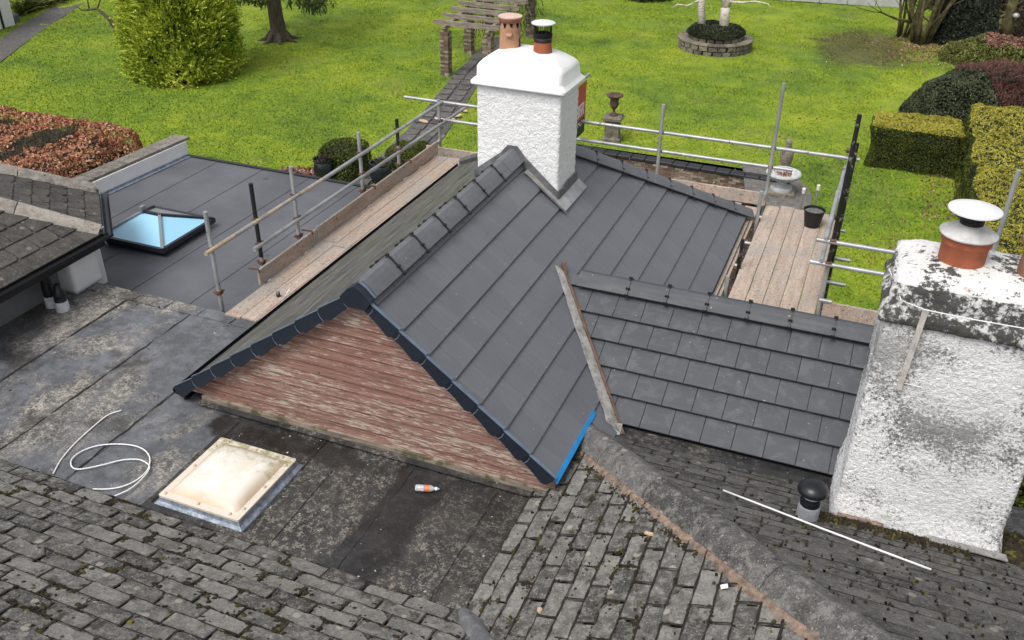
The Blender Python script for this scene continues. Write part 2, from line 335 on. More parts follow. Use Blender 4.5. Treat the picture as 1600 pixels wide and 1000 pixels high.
def m_board():
    s = S('scaffold board'); j = s.jump(31); g = s.noise(1, 6, .68, s.map((14, 1.2, 14), vec=j)); sp = s.noise(34, 4, .7)
    c = s.mix(s.rnd, (.40, .315, .255), (.52, .415, .34)); c = s.mix(s.step(g, .42, .66), c, (.33, .245, .195))
    c = s.mix(s.math('MULTIPLY', s.step(s.noise(1.4, 5, .65), .46, .60), .6), c, (.33, .31, .285))
    c = s.mix(s.math('MULTIPLY', s.step(sp, .56, .64), .7), c, (.60, .55, .49)); c = s.mix(s.math('MULTIPLY', s.step(s.noise(22, 4, .7, j), .59, .64), .8), c, (.13, .09, .07))
    return s.out(c, .85, (s.math('ADD', g, s.math('MULTIPLY', sp, .5)), .004))
M['board'] = m_board()
def m_tube(name, base, spot, amt):
    s = S(name); j = s.jump(17); n = s.noise(7, 5, .7, j); c = s.ramp(s.noise(3, 3, .5, j), [(.3, tuple(x*.75 for x in base)), (.7, tuple(min(1, x*1.2) for x in base))])
    c = s.mix(s.step(n, .72-amt, .75-amt), c, spot); c = s.mix(s.step(s.noise(9, 3, .6, s.map(off=(3, 3, 3), vec=j)), .66, .70), c, (.22, .13, .085))
    return s.out(c, .45, (n, .0015), .45)
M['tube'] = m_tube('galvanised scaffold tube', (.42, .43, .445), (.62, .62, .62), .07)
M['tube_dark'] = m_tube('worn black painted tube', (.03, .03, .032), (.30, .29, .28), .15)
M['tube_cream'] = m_tube('tube splashed with cream paint', (.40, .40, .40), (.62, .49, .36), .25)
M['coupler'] = plain('rusty coupler', (.15, .075, .045), .8, var=.5, scale=25, metal=.2)
M['band'] = plain('galvanised end band', (.42, .47, .53), .4, metal=.6)
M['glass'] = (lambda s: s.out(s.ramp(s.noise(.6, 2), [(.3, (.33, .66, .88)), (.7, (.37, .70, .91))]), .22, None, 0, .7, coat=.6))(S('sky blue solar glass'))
M['alu'] = plain('anthracite aluminium', (.02, .024, .032), .4, bump=0); M['alu_pale'] = plain('grey aluminium cap', (.28, .29, .31), .4, metal=.3, bump=0)
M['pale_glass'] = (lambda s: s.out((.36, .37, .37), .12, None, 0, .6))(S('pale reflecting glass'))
def m_dome():
    s = S('yellowed acrylic dome'); n = s.noise(4.0, 6, .7); c = s.ramp(n, [(.35, (.72, .66, .56)), (.6, (.80, .78, .73))])
    v = s.n('ShaderNodeVertexColor'); v.layer_name = 'edge'
    d = s.math('ADD', v.outputs[0], s.math('MULTIPLY', s.math('SUBTRACT', n, .5), .9))
    c = s.mix(s.step(d, .45, 1.0), c, (.60, .47, .34))
    yy = s.n('ShaderNodeSeparateXYZ'); s.put(yy.inputs[0], s.pos); far = s.step(s.math('ADD', s.math('MULTIPLY', yy.outputs[1], .5), s.math('MULTIPLY', s.noise(9, 6, .75), .6)), 3.10, 3.26)
    c = s.mix(s.math('MULTIPLY', s.math('MULTIPLY', far, s.step(s.noise(13, 5, .7), .42, .6)), .75), c, (.19, .20, .045))
    return s.out(c, .28, (n, .002))
M['dome'] = m_dome()
M['screw'] = plain('dome screw cap', (.55, .48, .38), .4, bump=0)
M['cable'] = plain('white cable sheath', (.82, .82, .82), .4, var=.04, bump=0)
M['pvc_grey'] = plain('whitewashed pipe', (.62, .64, .67), .6, var=.3, scale=12); M['pvc_old'] = plain('weathered grey pipe', (.26, .27, .29), .6, var=.3, scale=9); M['pvc_black'] = plain('black plastic pipe', (.010, .011, .014), .35, bump=0)
M['grey_wall'] = plain('grey render wall', (.20, .20, .205), .9, var=.2, scale=3, bump=.01)  # mottled grey render of the wing wall
M['coping'] = m_stone('parapet coping stone', (.13, .115, .10), (.22, .20, .17), (.36, .33, .29), .3, .3)
def m_leaf(name, stops, rough=.65):
    s = S(name); f = s.math('ADD', s.math('MULTIPLY', s.isl, .6), s.math('MULTIPLY', s.step(s.noise(1.1, 4), .3, .7), .4)); return s.out(s.ramp(f, stops), rough, spec=.3)
M['conifer'] = m_leaf('golden conifer spray', [(.12, (.05, .09, .010)), (.32, (.20, .29, .02)), (.55, (.42, .50, .045)), (.78, (.68, .72, .12))])
M['conifer_core'] = plain('painted foliage shade', (.012, .018, .005), .95)  # near-black cores: shade deep inside crowns and hedges is painted
M['beech'] = m_leaf('copper beech leaf', [(.12, (.19, .065, .035)), (.4, (.36, .145, .08)), (.62, (.50, .25, .145)), (.85, (.64, .40, .26))])
M['beech_dark'] = m_leaf('dull hedge twig', [(.2, (.05, .036, .03)), (.5, (.10, .08, .06)), (.8, (.10, .11, .035))])
M['box_leaf'] = m_leaf('clipped hedge leaf', [(.2, (.030, .045, .006)), (.5, (.065, .085, .012)), (.8, (.125, .14, .022))])
M['hedge_top'] = m_leaf('hedge leaf with painted top light', [(.10, (.16, .155, .016)), (.4, (.31, .29, .036)), (.75, (.48, .44, .08))])  # paler leaf for hedge tops; light from above is painted in
M['shrub_leaf'] = m_leaf('dark grey-green leaf', [(.2, (.020, .028, .014)), (.5, (.050, .062, .030)), (.8, (.12, .135, .075))])
M['shrub_dark'] = m_leaf('very dark evergreen leaf', [(.2, (.008, .012, .008)), (.6, (.026, .032, .020)), (.9, (.07, .08, .05))])
M['twig_red'] = m_leaf('maroon bare twig', [(.2, (.075, .03, .028)), (.6, (.16, .075, .062)), (.9, (.24, .13, .11))])
M['litter'] = m_leaf('fallen leaf', [(.2, (.10, .045, .032)), (.5, (.24, .12, .085)), (.75, (.40, .24, .18)), (.95, (.60, .45, .36))])
M['ivy'] = m_leaf('ivy leaf', [(.2, (.012, .018, .008)), (.6, (.035, .045, .02)), (.9, (.08, .09, .05))])
M['reed'] = m_leaf('long grass blade', [(.2, (.04, .06, .01)), (.6, (.12, .14, .025)), (.9, (.30, .29, .10))])
M['thicket'] = m_leaf('brown thicket twig', [(.15, (.022, .018, .012)), (.5, (.065, .052, .036)), (.75, (.12, .09, .065)), (.92, (.20, .12, .09))]); M['olive'] = m_leaf('dull olive leaf', [(.15, (.045, .055, .012)), (.5, (.12, .13, .03)), (.85, (.24, .24, .07))])
M['crown'] = m_leaf('evergreen crown', [(.2, (.012, .022, .008)), (.6, (.035, .05, .012)), (.9, (.07, .09, .02))])
M['bark'] = (lambda s: s.out(s.mix(s.step(s.noise(1, 6, .7, s.map((16, 16, 3))), .35, .68), (.035, .027, .018), (.13, .105, .075)), .9, (s.noise(1, 6, .7, s.map((18, 18, 3.5))), .03)))(S('brown bark'))
M['bark_green'] = (lambda s: s.out(s.mix(s.step(s.noise(4, 5), .4, .65), (.055, .045, .022), (.145, .13, .05)), .9, (s.noise(20, 5), .02)))(S('mossy green bark'))
M['birch'] = (lambda s: s.out(s.mix(s.math('MULTIPLY', s.step(s.noise(1, 5, .7, s.map((5, 5, 20))), .52, .60), .8), (.62, .56, .49), (.15, .12, .09)), .7, (s.noise(12, 4), .01)))(S('white birch bark'))
M['oldwood'] = (lambda s: s.out(s.mix(s.step(s.noise(1, 6, .7, s.map((3, 22, 22))), .38, .65), (.15, .12, .095), (.37, .315, .26)), .9, (s.noise(1, 5, .7, s.map((4, 30, 30))), .012)))(S('silvered pergola timber'))
def m_brick():
    s = S('old garden brick'); c = s.ramp(s.math('ADD', s.math('MULTIPLY', s.isl, .7), s.math('MULTIPLY', s.noise(6, 4), .3)), [(.1, (.10, .065, .045)), (.45, (.20, .14, .10)), (.7, (.29, .235, .185)), (.95, (.42, .38, .32))])
    c = s.mix(s.math('MULTIPLY', s.step(s.noise(1.6, 4), .55, .7), .5), c, (.07, .08, .03)); return s.out(c, .9, (s.noise(40, 4), .008))
M['brick'] = m_brick()
M['wallstone'] = m_stone('planter wall stone', (.075, .065, .05), (.19, .165, .125), (.30, .27, .215), .3, .7)
M['dark_coping'] = plain('blue-black coping brick', (.022, .022, .026), .6, var=.4, scale=8); M['paving'] = m_stone('garden paving', (.070, .066, .064), (.125, .118, .112), (.20, .19, .175), .2, .45)
M['rust_urn'] = plain('rusty cast iron', (.10, .058, .045), .85, var=.5, scale=8, bump=.01); M['white_urn'] = plain('weathered white urn', (.52, .53, .54), .8, var=.25, scale=10, bump=.01)
M['glazed'] = plain('glossy blue-black pot', (.012, .015, .020), .22, bump=0); M['soil'] = plain('dark soil', (.035, .025, .018), .95, var=.5, scale=14, bump=.03, bs=30)
M['bucket'] = plain('black rubber bucket', (.009, .009, .0095), .5, bump=.001); M['grit'] = plain('mortar dust', (.16, .158, .155), .95, var=.7, scale=35, bump=.02, bs=50)
M['red'] = plain('red banner vinyl', (.56, .075, .085), .5, var=.06, bump=.001, bs=6); M['garden_white'] = plain('dull pale garden wall', (.42, .42, .42), .85, var=.2, scale=2); M['white_print'] = plain('white print', (.78, .76, .72), .5, bump=0); M['grey_print'] = plain('grey print', (.30, .30, .30), .5, bump=0)
M['orange_print'] = plain('orange print', (.45, .12, .045), .5, bump=0); M['tan_rope'] = plain('tan strap', (.50, .30, .17), .8); M['black_print'] = plain('black vinyl', (.02, .021, .026), .45, bump=0)
M['bottle'] = (lambda s: s.out((.80, .83, .86), .12, None, 0, .5, .45))(S('clear bottle plastic'))
M['label_orange'] = plain('bottle label orange', (.66, .22, .08), .5, bump=0); M['label_blue'] = plain('bottle label blue', (.2, .5, .8), .5, bump=0)
M['rawstone'] = plain('broken pale stone chip', (.55, .40, .28), .9, var=.15, bump=.01)

# lawn
def lawn_colour(s, blade):
    a = s.noise(.22, 5, .62, dist=.6); b = s.noise(1.3, 5, .65); d = s.noise(7.0, 3, .6)
    k = s.math('ADD', s.math('MULTIPLY', a, .55), s.math('ADD', s.math('MULTIPLY', b, .32), s.math('MULTIPLY', d, .16)))
    c = s.ramp(k, [(.36, (.070, .130, .012)), (.46, (.145, .240, .014)), (.55, (.235, .320, .016)), (.66, (.36, .41, .028))])
    c = s.mix(s.math('MULTIPLY', s.step(s.noise(.35, 5, .65, s.map(off=(31, 7, 0))), .56, .70), .5), c, (.21, .215, .065))
    c = s.mix(s.math('MULTIPLY', s.step(s.noise(2.6, 5, .7, s.map(off=(3, 17, 0))), .60, .70), .5), c, (.085, .095, .022))
    if blade: c = s.mix(.32, c, s.mix(s.isl, tuple([.11, .18, .010]), tuple([.42, .48, .05])))
    # worn muddy ground below the shrubs on the right
    dst = s.n('ShaderNodeVectorMath', operation='DISTANCE'); s.put(dst.inputs[0], s.map((1, .62, 0))); dst.inputs[1].default_value = (-.9, 42*.62, 0)
    d2_ = s.n('ShaderNodeVectorMath', operation='DISTANCE'); s.put(d2_.inputs[0], s.map((1, .75, 0))); d2_.inputs[1].default_value = (5.2, 47*.75, 0)
    mud = s.step(s.math('ADD', dst.outputs['Value'], s.math('MULTIPLY', s.noise(.9, 5, .7), 4.0)), 4.4, 3.4); mud = s.math('MAXIMUM', mud, s.step(s.math('ADD', d2_.outputs['Value'], s.math('MULTIPLY', s.noise(.9, 5, .7), 3.0)), 5.6, 4.6))
    return s.mix(s.math('MULTIPLY', mud, .8), c, (.085, .068, .035))
def m_lawn():
    s = S('lawn turf'); c = lawn_colour(s, False); return s.out(s.mix(s.step(s.noise(26, 3), .35, .6), s.mix(.3, c, (.05, .08, .008)), c), .9, (s.math('ADD', s.noise(9, 4), s.math('MULTIPLY', s.noise(34, 3), .5)), .05))
def m_blade():
    s = S('grass blade'); return s.out(lawn_colour(s, True), .7, spec=.25)
M['lawn'] = m_lawn(); M['blade'] = m_blade()

# ------------------------------------------------------------------ roof planes, tiles and clipping
class Plane:
    def __init__(s, o, u, v):
        s.o = Vector(o); s.u = Vector(u).normalized(); s.v = Vector(v).normalized(); s.n = s.u.cross(s.v).normalized(); s.v = s.n.cross(s.u)
        s.m = Matrix(((s.u.x, s.v.x, s.n.x, s.o.x), (s.u.y, s.v.y, s.n.y, s.o.y), (s.u.z, s.v.z, s.n.z, s.o.z), (0, 0, 0, 1)))
    def p(s, u, v, h=0.0): return s.o+s.u*u+s.v*v+s.n*h
    def uv(s, q): d = Vector(q)-s.o; return (d.dot(s.u), d.dot(s.v))
def clip_poly(poly, region):
    """Sutherland-Hodgman; region is a convex ccw loop in (u, v)"""
    out = list(poly); n = len(region)
    for i in range(n):
        (ax, ay), (bx, by) = region[i], region[(i+1) % n]; inp, out = out, []
        if not inp: break
        side = lambda p: (bx-ax)*(p[1]-ay)-(by-ay)*(p[0]-ax)
        for j in range(len(inp)):
            p, q = inp[j-1], inp[j]; sp, sq = side(p), side(q)
            if (sp >= 0) != (sq >= 0):
                t = sp/(sp-sq); out.append((p[0]+(q[0]-p[0])*t, p[1]+(q[1]-p[1])*t))
            if sq >= 0: out.append(q)
    return out
def area(p): return .5*abs(sum(p[i-1][0]*p[i][1]-p[i][0]*p[i-1][1] for i in range(len(p))))
def ccw(p): return p if sum(p[i-1][0]*p[i][1]-p[i][0]*p[i-1][1] for i in range(len(p))) > 0 else list(reversed(p))
def slab(poly, th, b=.004, rough=0.0):
    """prism of a (u,v) loop with a chamfered top edge"""
    poly = ccw(poly); cx = sum(p[0] for p in poly)/len(poly); cy = sum(p[1] for p in poly)/len(poly)
    g = G(); n = len(poly); ins = []
    for (x, y) in poly:
        d = hypot(x-cx, y-cy) or 1; ins.append((x-(x-cx)/d*b*1.4, y-(y-cy)/d*b*1.4))
    g.add([(x, y, 0) for x, y in poly]+[(x, y, th-b) for x, y in poly]+[(x, y, th+(random.uniform(-rough, rough) if rough else 0)) for x, y in ins],
          [tuple(reversed(range(n)))]+[(i, (i+1)%n, n+(i+1)%n, n+i) for i in range(n)]+[(n+i, n+(i+1)%n, 2*n+(i+1)%n, 2*n+i) for i in range(n)]+[tuple(range(2*n, 3*n))])
    return g
def worn_rect(w, l, j, chip):
    """outline of a hand-cut tile, uneven and chipped at the tail"""
    pts = [(random.uniform(0, j), chip and random.uniform(0, chip))]
    c0, c1 = [random.uniform(.0, .03) if random.random() < .7 else random.uniform(.03, .075) for _ in range(2)]
    pts = [(random.uniform(0, j), c0), (c0*random.uniform(.3, 1.1), random.uniform(0, j))]
    for k in (1, 2, 3): pts.append((w*k/4, random.uniform(-j, j)))
    pts += [(w-c1*random.uniform(.3, 1.1), random.uniform(0, j)), (w-random.uniform(0, j), c1), (w-random.uniform(0, j), l*.5), (w, l), (0, l), (random.uniform(0, j), l*.5)]
    return pts
def tile_field(pl, region, w, gauge, th, v0, rows, u0, u1, parent, mat, name='roof_tile', meshes=None, gap=.004, stagger=.5, over=1.25, worn=None,
               limit=None, jit=(0, 0), min_area=.004, skip=None, rest=None, lift=0.0, thick=None):
    region = ccw(region); made = 0; tilt = math.atan2(th, gauge); spots = []
    tm = Matrix.Rotation(tilt*-1.0, 4, 'X')
    for r in range(rows):
        v = v0+r*gauge; off = (stagger*w if r % 2 else 0.0)+(random.uniform(-.08, .08)*w if worn else 0)
        k0 = int(math.floor((u0-off)/w))-1
        for k in range(k0, int((u1-off)/w)+2):
            u = k*w+off; rect = [(u+gap/2, v), (u+w-gap/2, v), (u+w-gap/2, v+gauge*over), (u+gap/2, v+gauge*over)]
            cl = clip_poly(rect, region)
            if len(cl) < 3 or area(cl) < min_area: continue
            vis = clip_poly(rect[:2]+[(u+w-gap/2, v+gauge), (u+gap/2, v+gauge)], region)
            if len(vis) < 3 or area(vis) < min_area*.4: continue
            full = area(cl) > area(rect)*.999
            mw = pl.m @ Matrix.Translation((u+gap/2, v, th+lift+random.uniform(0, jit[0]))) @ tm @ Matrix.Rotation(random.gauss(0, jit[1]), 4, 'Z') @ Matrix.Rotation(random.gauss(0, jit[1]*.6), 4, 'Y')
            if full: me = random.choice(meshes)
            else:
                loc = [(a-u-gap/2, b-v) for a, b in cl]; me = slab(loc, thick or th).mesh(name, mat)
            c = pl.p(sum(p[0] for p in vis)/len(vis), sum(p[1] for p in vis)/len(vis), th*1.5)
            spots.append((u, v, full, c))
            if skip and skip(c): continue
            if rest is not None and (limit is not None and made >= limit or rest[0](c)):
                b = len(rest[1].v); rest[1].v += [tuple(mw @ p.co) for p in me.vertices]; rest[1].f += [tuple(b+i for i in p.vertices) for p in me.polygons]; rest[1].mi += [0]*len(me.polygons); continue
            o = bpy.data.objects.new(name, me); place(o, mw, parent); made += 1
    return spots
def rect_meshes(w, gauge, th, mat, over=1.25, gap=.004, n=1, worn=None, name='roof_tile'):
    return [slab(worn_rect(w-gap, gauge*over, *worn) if worn else [(0, 0), (w-gap, 0), (w-gap, gauge*over), (0, gauge*over)], th, .006 if worn else .0035, .0022 if worn else 0).mesh(name, mat) for _ in range(n)]
def frame(o, x, up):
    x = Vector(x).normalized(); y = Vector(up).cross(x).normalized(); z = x.cross(y); o = Vector(o)
    return Matrix(((x.x, y.x, z.x, o.x), (x.y, y.y, z.y, o.y), (x.z, y.z, z.z, o.z), (0, 0, 0, 1)))
def ridge_mesh(L, half, rise, drop, th, mat, name='ridge_tile', n=7, flat=.35, jag=0.0, seg=1):
    """a ridge or hip tile: length along x, its crown at z = rise"""
    g = G(); prof = []
    for k in range(n+1):
        a = -1+2*k/n; y = half*a; q = abs(a); z = rise-(rise+drop)*(flat*q*q+(1-flat)*q)
        if q < .25: z = rise-(rise+drop)*(flat*q*q+(1-flat)*(q*q*2+.125))*.98
        prof.append((y, z))
    rings = []
    for i in range(seg+1):
        x = L*i/seg; out = [(x, y, z+(random.uniform(-jag, jag) if jag else 0)) for y, z in prof]; inn = [(x, y*.93, z-th) for y, z in reversed(prof)]
        rings.append([Vector(p) for p in out+inn])
    g.rings(rings); return g.mesh(name, mat)
def rr_loop(cx, cy, hx, hy, r, z, n=6):
    pts = []
    for (sx, sy, a0) in ((1,1,0), (-1,1,90), (-1,-1,180), (1,-1,270)):
        for k in range(n):
            a = radians(a0+90*k/(n-1)); pts.append(Vector((cx+sx*(hx-r)+r*cos(a), cy+sy*(hy-r)+r*sin(a), z)))
    return pts
def rough_block(cx, cy, rows, amp, freq, per=.02, jit=None):
    """rounded-rectangle column with a fine displaced skin; rows = [(z, hx, hy, r), ...]"""
    g = G(); zs = []
    for i in range(len(rows)-1):
        (z0, a0, b0, r0), (z1, a1, b1, r1) = rows[i], rows[i+1]; n = max(1, int(abs(hypot(z1-z0, a1-a0))/per))
        for k in range(n+(1 if i == len(rows)-2 else 0)):
            t = k/n; zs.append((z0+(z1-z0)*t, a0+(a1-a0)*t, b0+(b1-b0)*t, r0+(r1-r0)*t))
    hx, hy = rows[0][1], rows[0][2]; nx, ny = max(2, int(2*hx/per)), max(2, int(2*hy/per)); rings = []
    for (z, a, b, r) in zs:
        base = []
        def edge(p, q, n):
            for k in range(n): base.append((p[0]+(q[0]-p[0])*k/n, p[1]+(q[1]-p[1])*k/n))
        edge((a, -b), (a, b), ny); edge((a, b), (-a, b), nx); edge((-a, b), (-a, -b), ny); edge((-a, -b), (a, -b), nx)
        ring = []
        for (x, y) in base:
            ix, iy = max(-(a-r), min(a-r, x)), max(-(b-r), min(b-r, y)); dx, dy = x-ix, y-iy; d = hypot(dx, dy)
            if d > 1e-6: x, y = ix+dx/d*r, iy+dy/d*r; nrm = Vector((dx/d, dy/d, 0))
            else: nrm = Vector((0, 0, 0))
            p = Vector((cx+x, cy+y, z)); ring.append(p+nrm*(amp*mn.fractal(p*freq, .8, 2.1, 3)+(jit(p) if jit else 0)))
        rings.append(ring)
    g.rings(rings); return g

# foliage helpers (numpy): leaves as small quads facing roughly along given normals
def leaf_quads(P, N, w, l, spread=.9, up=None, rs=rng):
    n = len(P); N = N/np.maximum(np.linalg.norm(N, axis=1, keepdims=True), 1e-6)
    R = rs.normal(size=(n, 3)); D = (N*(1-spread)+R*spread) if up is None else (N*(1-spread)+R*spread+up)
    D /= np.linalg.norm(D, axis=1, keepdims=True); A = np.cross(D, rs.normal(size=(n, 3))); A /= np.linalg.norm(A, axis=1, keepdims=True)
    s = rs.uniform(.65, 1.35, (n, 1)); A *= w*s; D = D*l*s
    return np.stack([P-A*.35, P+A*.35, P+D+A*.12, P+D-A*.12], 1) if False else np.stack([P-D*.5, P+A*.5, P+D*.5, P-A*.5], 1)
def sprays(P, N, L, k, w, rs=rng, droop=.0, up=.45):
    """feathery sprays: k leaflets along a stalk pointing out from the crown"""
    n = len(P); N = N/np.linalg.norm(N, axis=1, keepdims=True); D = N+rs.normal(size=(n, 3))*.55+np.array([0, 0, up]); D /= np.linalg.norm(D, axis=1, keepdims=True)
    A = np.cross(D, rs.normal(size=(n, 3))); A /= np.linalg.norm(A, axis=1, keepdims=True); out = []; s = rs.uniform(.6, 1.3, (n, 1))
    for i in range(k):
        t = i/(k-1); side = (1 if i % 2 else -1)*(1-t*.75)
        base = P+D*L*s*t*.75; tip = base+(D*.55+A*side*.6)*L*s*(.55-.25*t); B = np.cross(D, A)*w+A*w*.4
        out.append(np.stack([base-B*.5, (base+tip)/2-B, tip, (base+tip)/2+B], 1))
    return np.concatenate(out)
def box_points(n, x0, x1, y0, y1, z0, z1, r=.3, lump=.08, faces=None, rs=rng):
    ex, ey, ez = x1-x0, y1-y0, z1-z0; areas = np.array([ey*ez, ey*ez, ex*ez, ex*ez, ex*ey]); f = rs.choice(5, n, p=areas/areas.sum())
    a, b = rs.random(n), rs.random(n); P = np.zeros((n, 3)); N = np.zeros((n, 3))
    for i in range(5):
        m = f == i; ax = 0 if i < 2 else 1 if i < 4 else 2
        q = np.zeros((m.sum(), 3)); o = [c for c in range(3) if c != ax]; q[:, o[0]] = a[m]; q[:, o[1]] = b[m]; q[:, ax] = 1.0 if i in (1, 3, 4) else 0.0
        P[m] = q; N[m, ax] = 1 if i in (1, 3, 4) else -1
    P = P*np.array([ex, ey, ez])+np.array([x0, y0, z0]); lo = np.array([x0+r, y0+r, z0]); hi = np.array([x1-r, y1-r, z1-r])
    Q = np.clip(P, lo, hi); d = P-Q; L = np.linalg.norm(d, axis=1, keepdims=True); big = L[:, 0] > 1e-6
    P[big] = Q[big]+d[big]/L[big]*r; N[big] = d[big]/L[big]
    k = np.array([mn.noise(Vector(p)*1.4)+.6*mn.noise(Vector(p)*4.0) for p in P])[:, None]
    return P+N*k*lump, N
def dome_points(n, c, rx, ry, h, p=.5, lump=.15, rs=rng, zmin=0.0):
    u = rs.random(n); ang = rs.random(n)*2*pi; z = u**.9; rad = (1-z**2.2)**p
    P = np.stack([c[0]+rx*rad*np.cos(ang), c[1]+ry*rad*np.sin(ang), c[2]+zmin+z*(h-zmin)], 1); N = np.stack([np.cos(ang)*rad, np.sin(ang)*rad, z*.9+.15], 1)
    k = np.array([mn.noise(Vector(q)*1.2)+.5*mn.noise(Vector(q)*3.5) for q in P])[:, None]; N /= np.linalg.norm(N, axis=1, keepdims=True)
    return P+N*k*lump, N
def branch(g, p, d, L, r, depth, n=6, gnarl=.25, split=3, up=.1):
    pts = [Vector(p)]; rs = [r]; d = Vector(d).normalized(); seg = 4
    for i in range(seg):
        d = (d+Vector((random.gauss(0, gnarl), random.gauss(0, gnarl), random.gauss(up, gnarl*.6)))*.5).normalized(); pts.append(pts[-1]+d*L/seg); rs.append(r*(1-.55*(i+1)/seg))
    g.tube(pts, rs, n)
    if depth > 0:
        for _ in range(split):
            i = random.randint(1, seg); dd = (d+Vector((random.gauss(0, .7), random.gauss(0, .7), random.gauss(.1, .4)))).normalized()
            branch(g, pts[i], dd, L*random.uniform(.5, .75), rs[i]*.6, depth-1, max(3, n-1), gnarl, split, up)

# ================================================================== THE SETTING: lawn, patio, paths
LX0, LX1, LY0, LY1 = -75, 40, 8, 130
g = G(); nx, ny = 60, 80
def lawn_z(x, y): return .10*mn.noise(Vector((x*.12, y*.12, 3)))+.03*mn.noise(Vector((x*.7, y*.7, 1)))
PX0, PX1, PY1 = -8.3, -1.75, 25.9                                # sunken yard beside the house
xs = sorted(set([LX0+(LX1-LX0)*i/nx for i in range(nx+1)]+[PX0, PX1])); ys = sorted(set([LY0+(LY1-LY0)*i/ny for i in range(ny+1)]+[PY1]))
idx = {}; vs = []; fs = []
for j, y in enumerate(ys):
    for i, x in enumerate(xs): idx[i, j] = len(vs); vs.append((x, y, lawn_z(x, y)*min(1, max(0, (y-26)/6)) if y > 26 else 0.0))
for j in range(len(ys)-1):
    for i in range(len(xs)-1):
        if xs[i] >= PX0-.01 and xs[i+1] <= PX1+.01 and ys[j+1] <= PY1+.01: continue
        fs.append((idx[i,j], idx[i+1,j], idx[i+1,j+1], idx[i,j+1]))
g.add(vs, fs); tag(obj('lawn', g, M['lawn'], smooth=True), kind='structure')
g = G(); g.add([(-400,-200,-.6), (400,-200,-.6), (400,700,-.6), (-400,700,-.6)], [(0,1,2,3)]); tag(obj('ground', g, M['soil']), kind='structure')
g = G(); g.add([(PX0-.4,-6,-.45), (PX1+.4,-6,-.45), (PX1+.4,PY1+.2,-.45), (PX0-.4,PY1+.2,-.45)], [(0,1,2,3)]); yard = tag(obj('yard', g, M['soil']), kind='structure')
P_ = np.column_stack([rng.uniform(PX0, PX1, 5000), rng.uniform(18, PY1, 5000), np.full(5000, -.43)])
tag(obj('yard_leaf_litter', quads_mesh('yard_leaf_litter', leaf_quads(P_, np.tile([0,0,1.], (5000,1)), .035, .07, .95), M['litter']), None), 'fallen red-brown leaves lying on the sunken yard below the coping wall', 'leaf litter', kind='stuff')

# garden path: paving slabs from the yard through the pergola
path = tag(obj('garden_path', G().prism([at(545,296,.012), at(652,268,.012), at(700,205,.012), at(766,104,.012), at(800,60,.012), at(775,58,.012), at(738,92,.012), at(688,150,.012), at(640,200,.012)], (0,0,.02)), M['paving']), kind='structure')
pa, pb = [(-12.3, 20.0), (-13.1, 25.3), (-14.4, 31.5), (-15.1, 36.0)], 1.05
def path_pt(t):
    k = min(int(t), 2); q = t-k; a, b = pa[k], pa[k+1]; return Vector((a[0]+(b[0]-a[0])*q, a[1]+(b[1]-a[1])*q, .036))
for i in range(30):
    c = path_pt(i/10.0); d = (path_pt(min(3, i/10+.05))-path_pt(max(0, i/10-.05))).normalized(); pnd = Vector((d.y, -d.x, 0))
    for sgn in (-1, 1):
        w = random.uniform(.40, .5); m = frame(c+pnd*sgn*.27+Vector((0,0,random.uniform(0,.012))), pnd, (0,0,1)) @ Matrix.Rotation(random.gauss(0,.04), 4, 'Z')
        obj('paving_slab', slab([(-w/2,-.24), (w/2,-.25), (w/2,.23), (-w/2,.24)], .03), M['paving'], path, m)
for (px, py) in ((725,172), (704,187), (690,191), (663,190), (716,181)):
    c = at(px, py, .07); pts = [(cos(a)*random.uniform(.12,.24), sin(a)*random.uniform(.07,.14)) for a in [k*pi/4 for k in range(8)]]
    obj('loose_flagstone', slab(pts, .03), M['rawstone'], path, Matrix.Translation(c) @ Matrix.Rotation(random.uniform(0,3), 4, 'Z'))
tl = tag(obj('side_path', G().prism([at(0,98,.012), at(60,52,.012), at(140,0,.012), at(200,-26,.012), at(150,-26,.012), at(78,14,.012), at(25,44,.012), at(0,62,.012)], (0,0,.02)), M['paving']), kind='structure')

# grass: blade triangles over the lawn in view
def grass(n):
    x = rng.uniform(-44, 9, n*4); y = 17+ (56-17)*rng.random(n*4)**1.35
    P = np.stack([x, y, np.zeros_like(x)], 1); q = (P-CAM) @ AX.T; u = q[:,0]/q[:,2]*F+800; v = q[:,1]/q[:,2]*F+500
    ok = (u > -420) & (u < 1900) & (v > -60) & (v < 640)
    ok &= ~((x > PX0) & (x < PX1) & (y < PY1))
    for poly in ([(-12.9,19.5), (-13.75,25.3), (-15.05,31.5), (-15.7,36.5), (-14.5,36.5), (-13.75,31.5), (-12.5,25.3), (-11.6,19.5)],
                 [tuple(at(a, b, 0)[:2]) for a, b in ((0,98), (60,52), (140,0), (78,14), (25,44), (0,62))]):
        ins = np.zeros(len(x), bool)
        for i in range(len(poly)):
            (x1, y1), (x2, y2) = poly[i-1], poly[i]; cr = ((y1 > y) != (y2 > y)) & (x < (x2-x1)*(y-y1)/((y2-y1) or 1e-9)+x1); ins ^= cr
        ok &= ~ins
    P = P[ok][:n]; n = len(P); a = rng.random(n)*2*pi; k = rng.uniform(.6, 1.5, n)*(1+.5*(rng.random(n) < .06))
    h = .034*k; w = .021*rng.uniform(.7, 1.5, n); A = np.stack([np.cos(a), np.sin(a), 0*a], 1)*w[:,None]
    T = np.stack([rng.normal(size=n)*.026, rng.normal(size=n)*.026, h], 1); P[:,2] = -.004
    far = (P[:,1] > 26); P[far,2] += np.array([lawn_z(px, py)*min(1, max(0, (py-26)/6)) for px, py in P[far][:, :2]])
    return np.stack([P-A, P+A, P+T], 1)
tag(obj('grass', quads_mesh('grass', grass(520000), M['blade']), None), 'short mossy lime green grass covering the whole garden lawn', 'grass', kind='stuff')
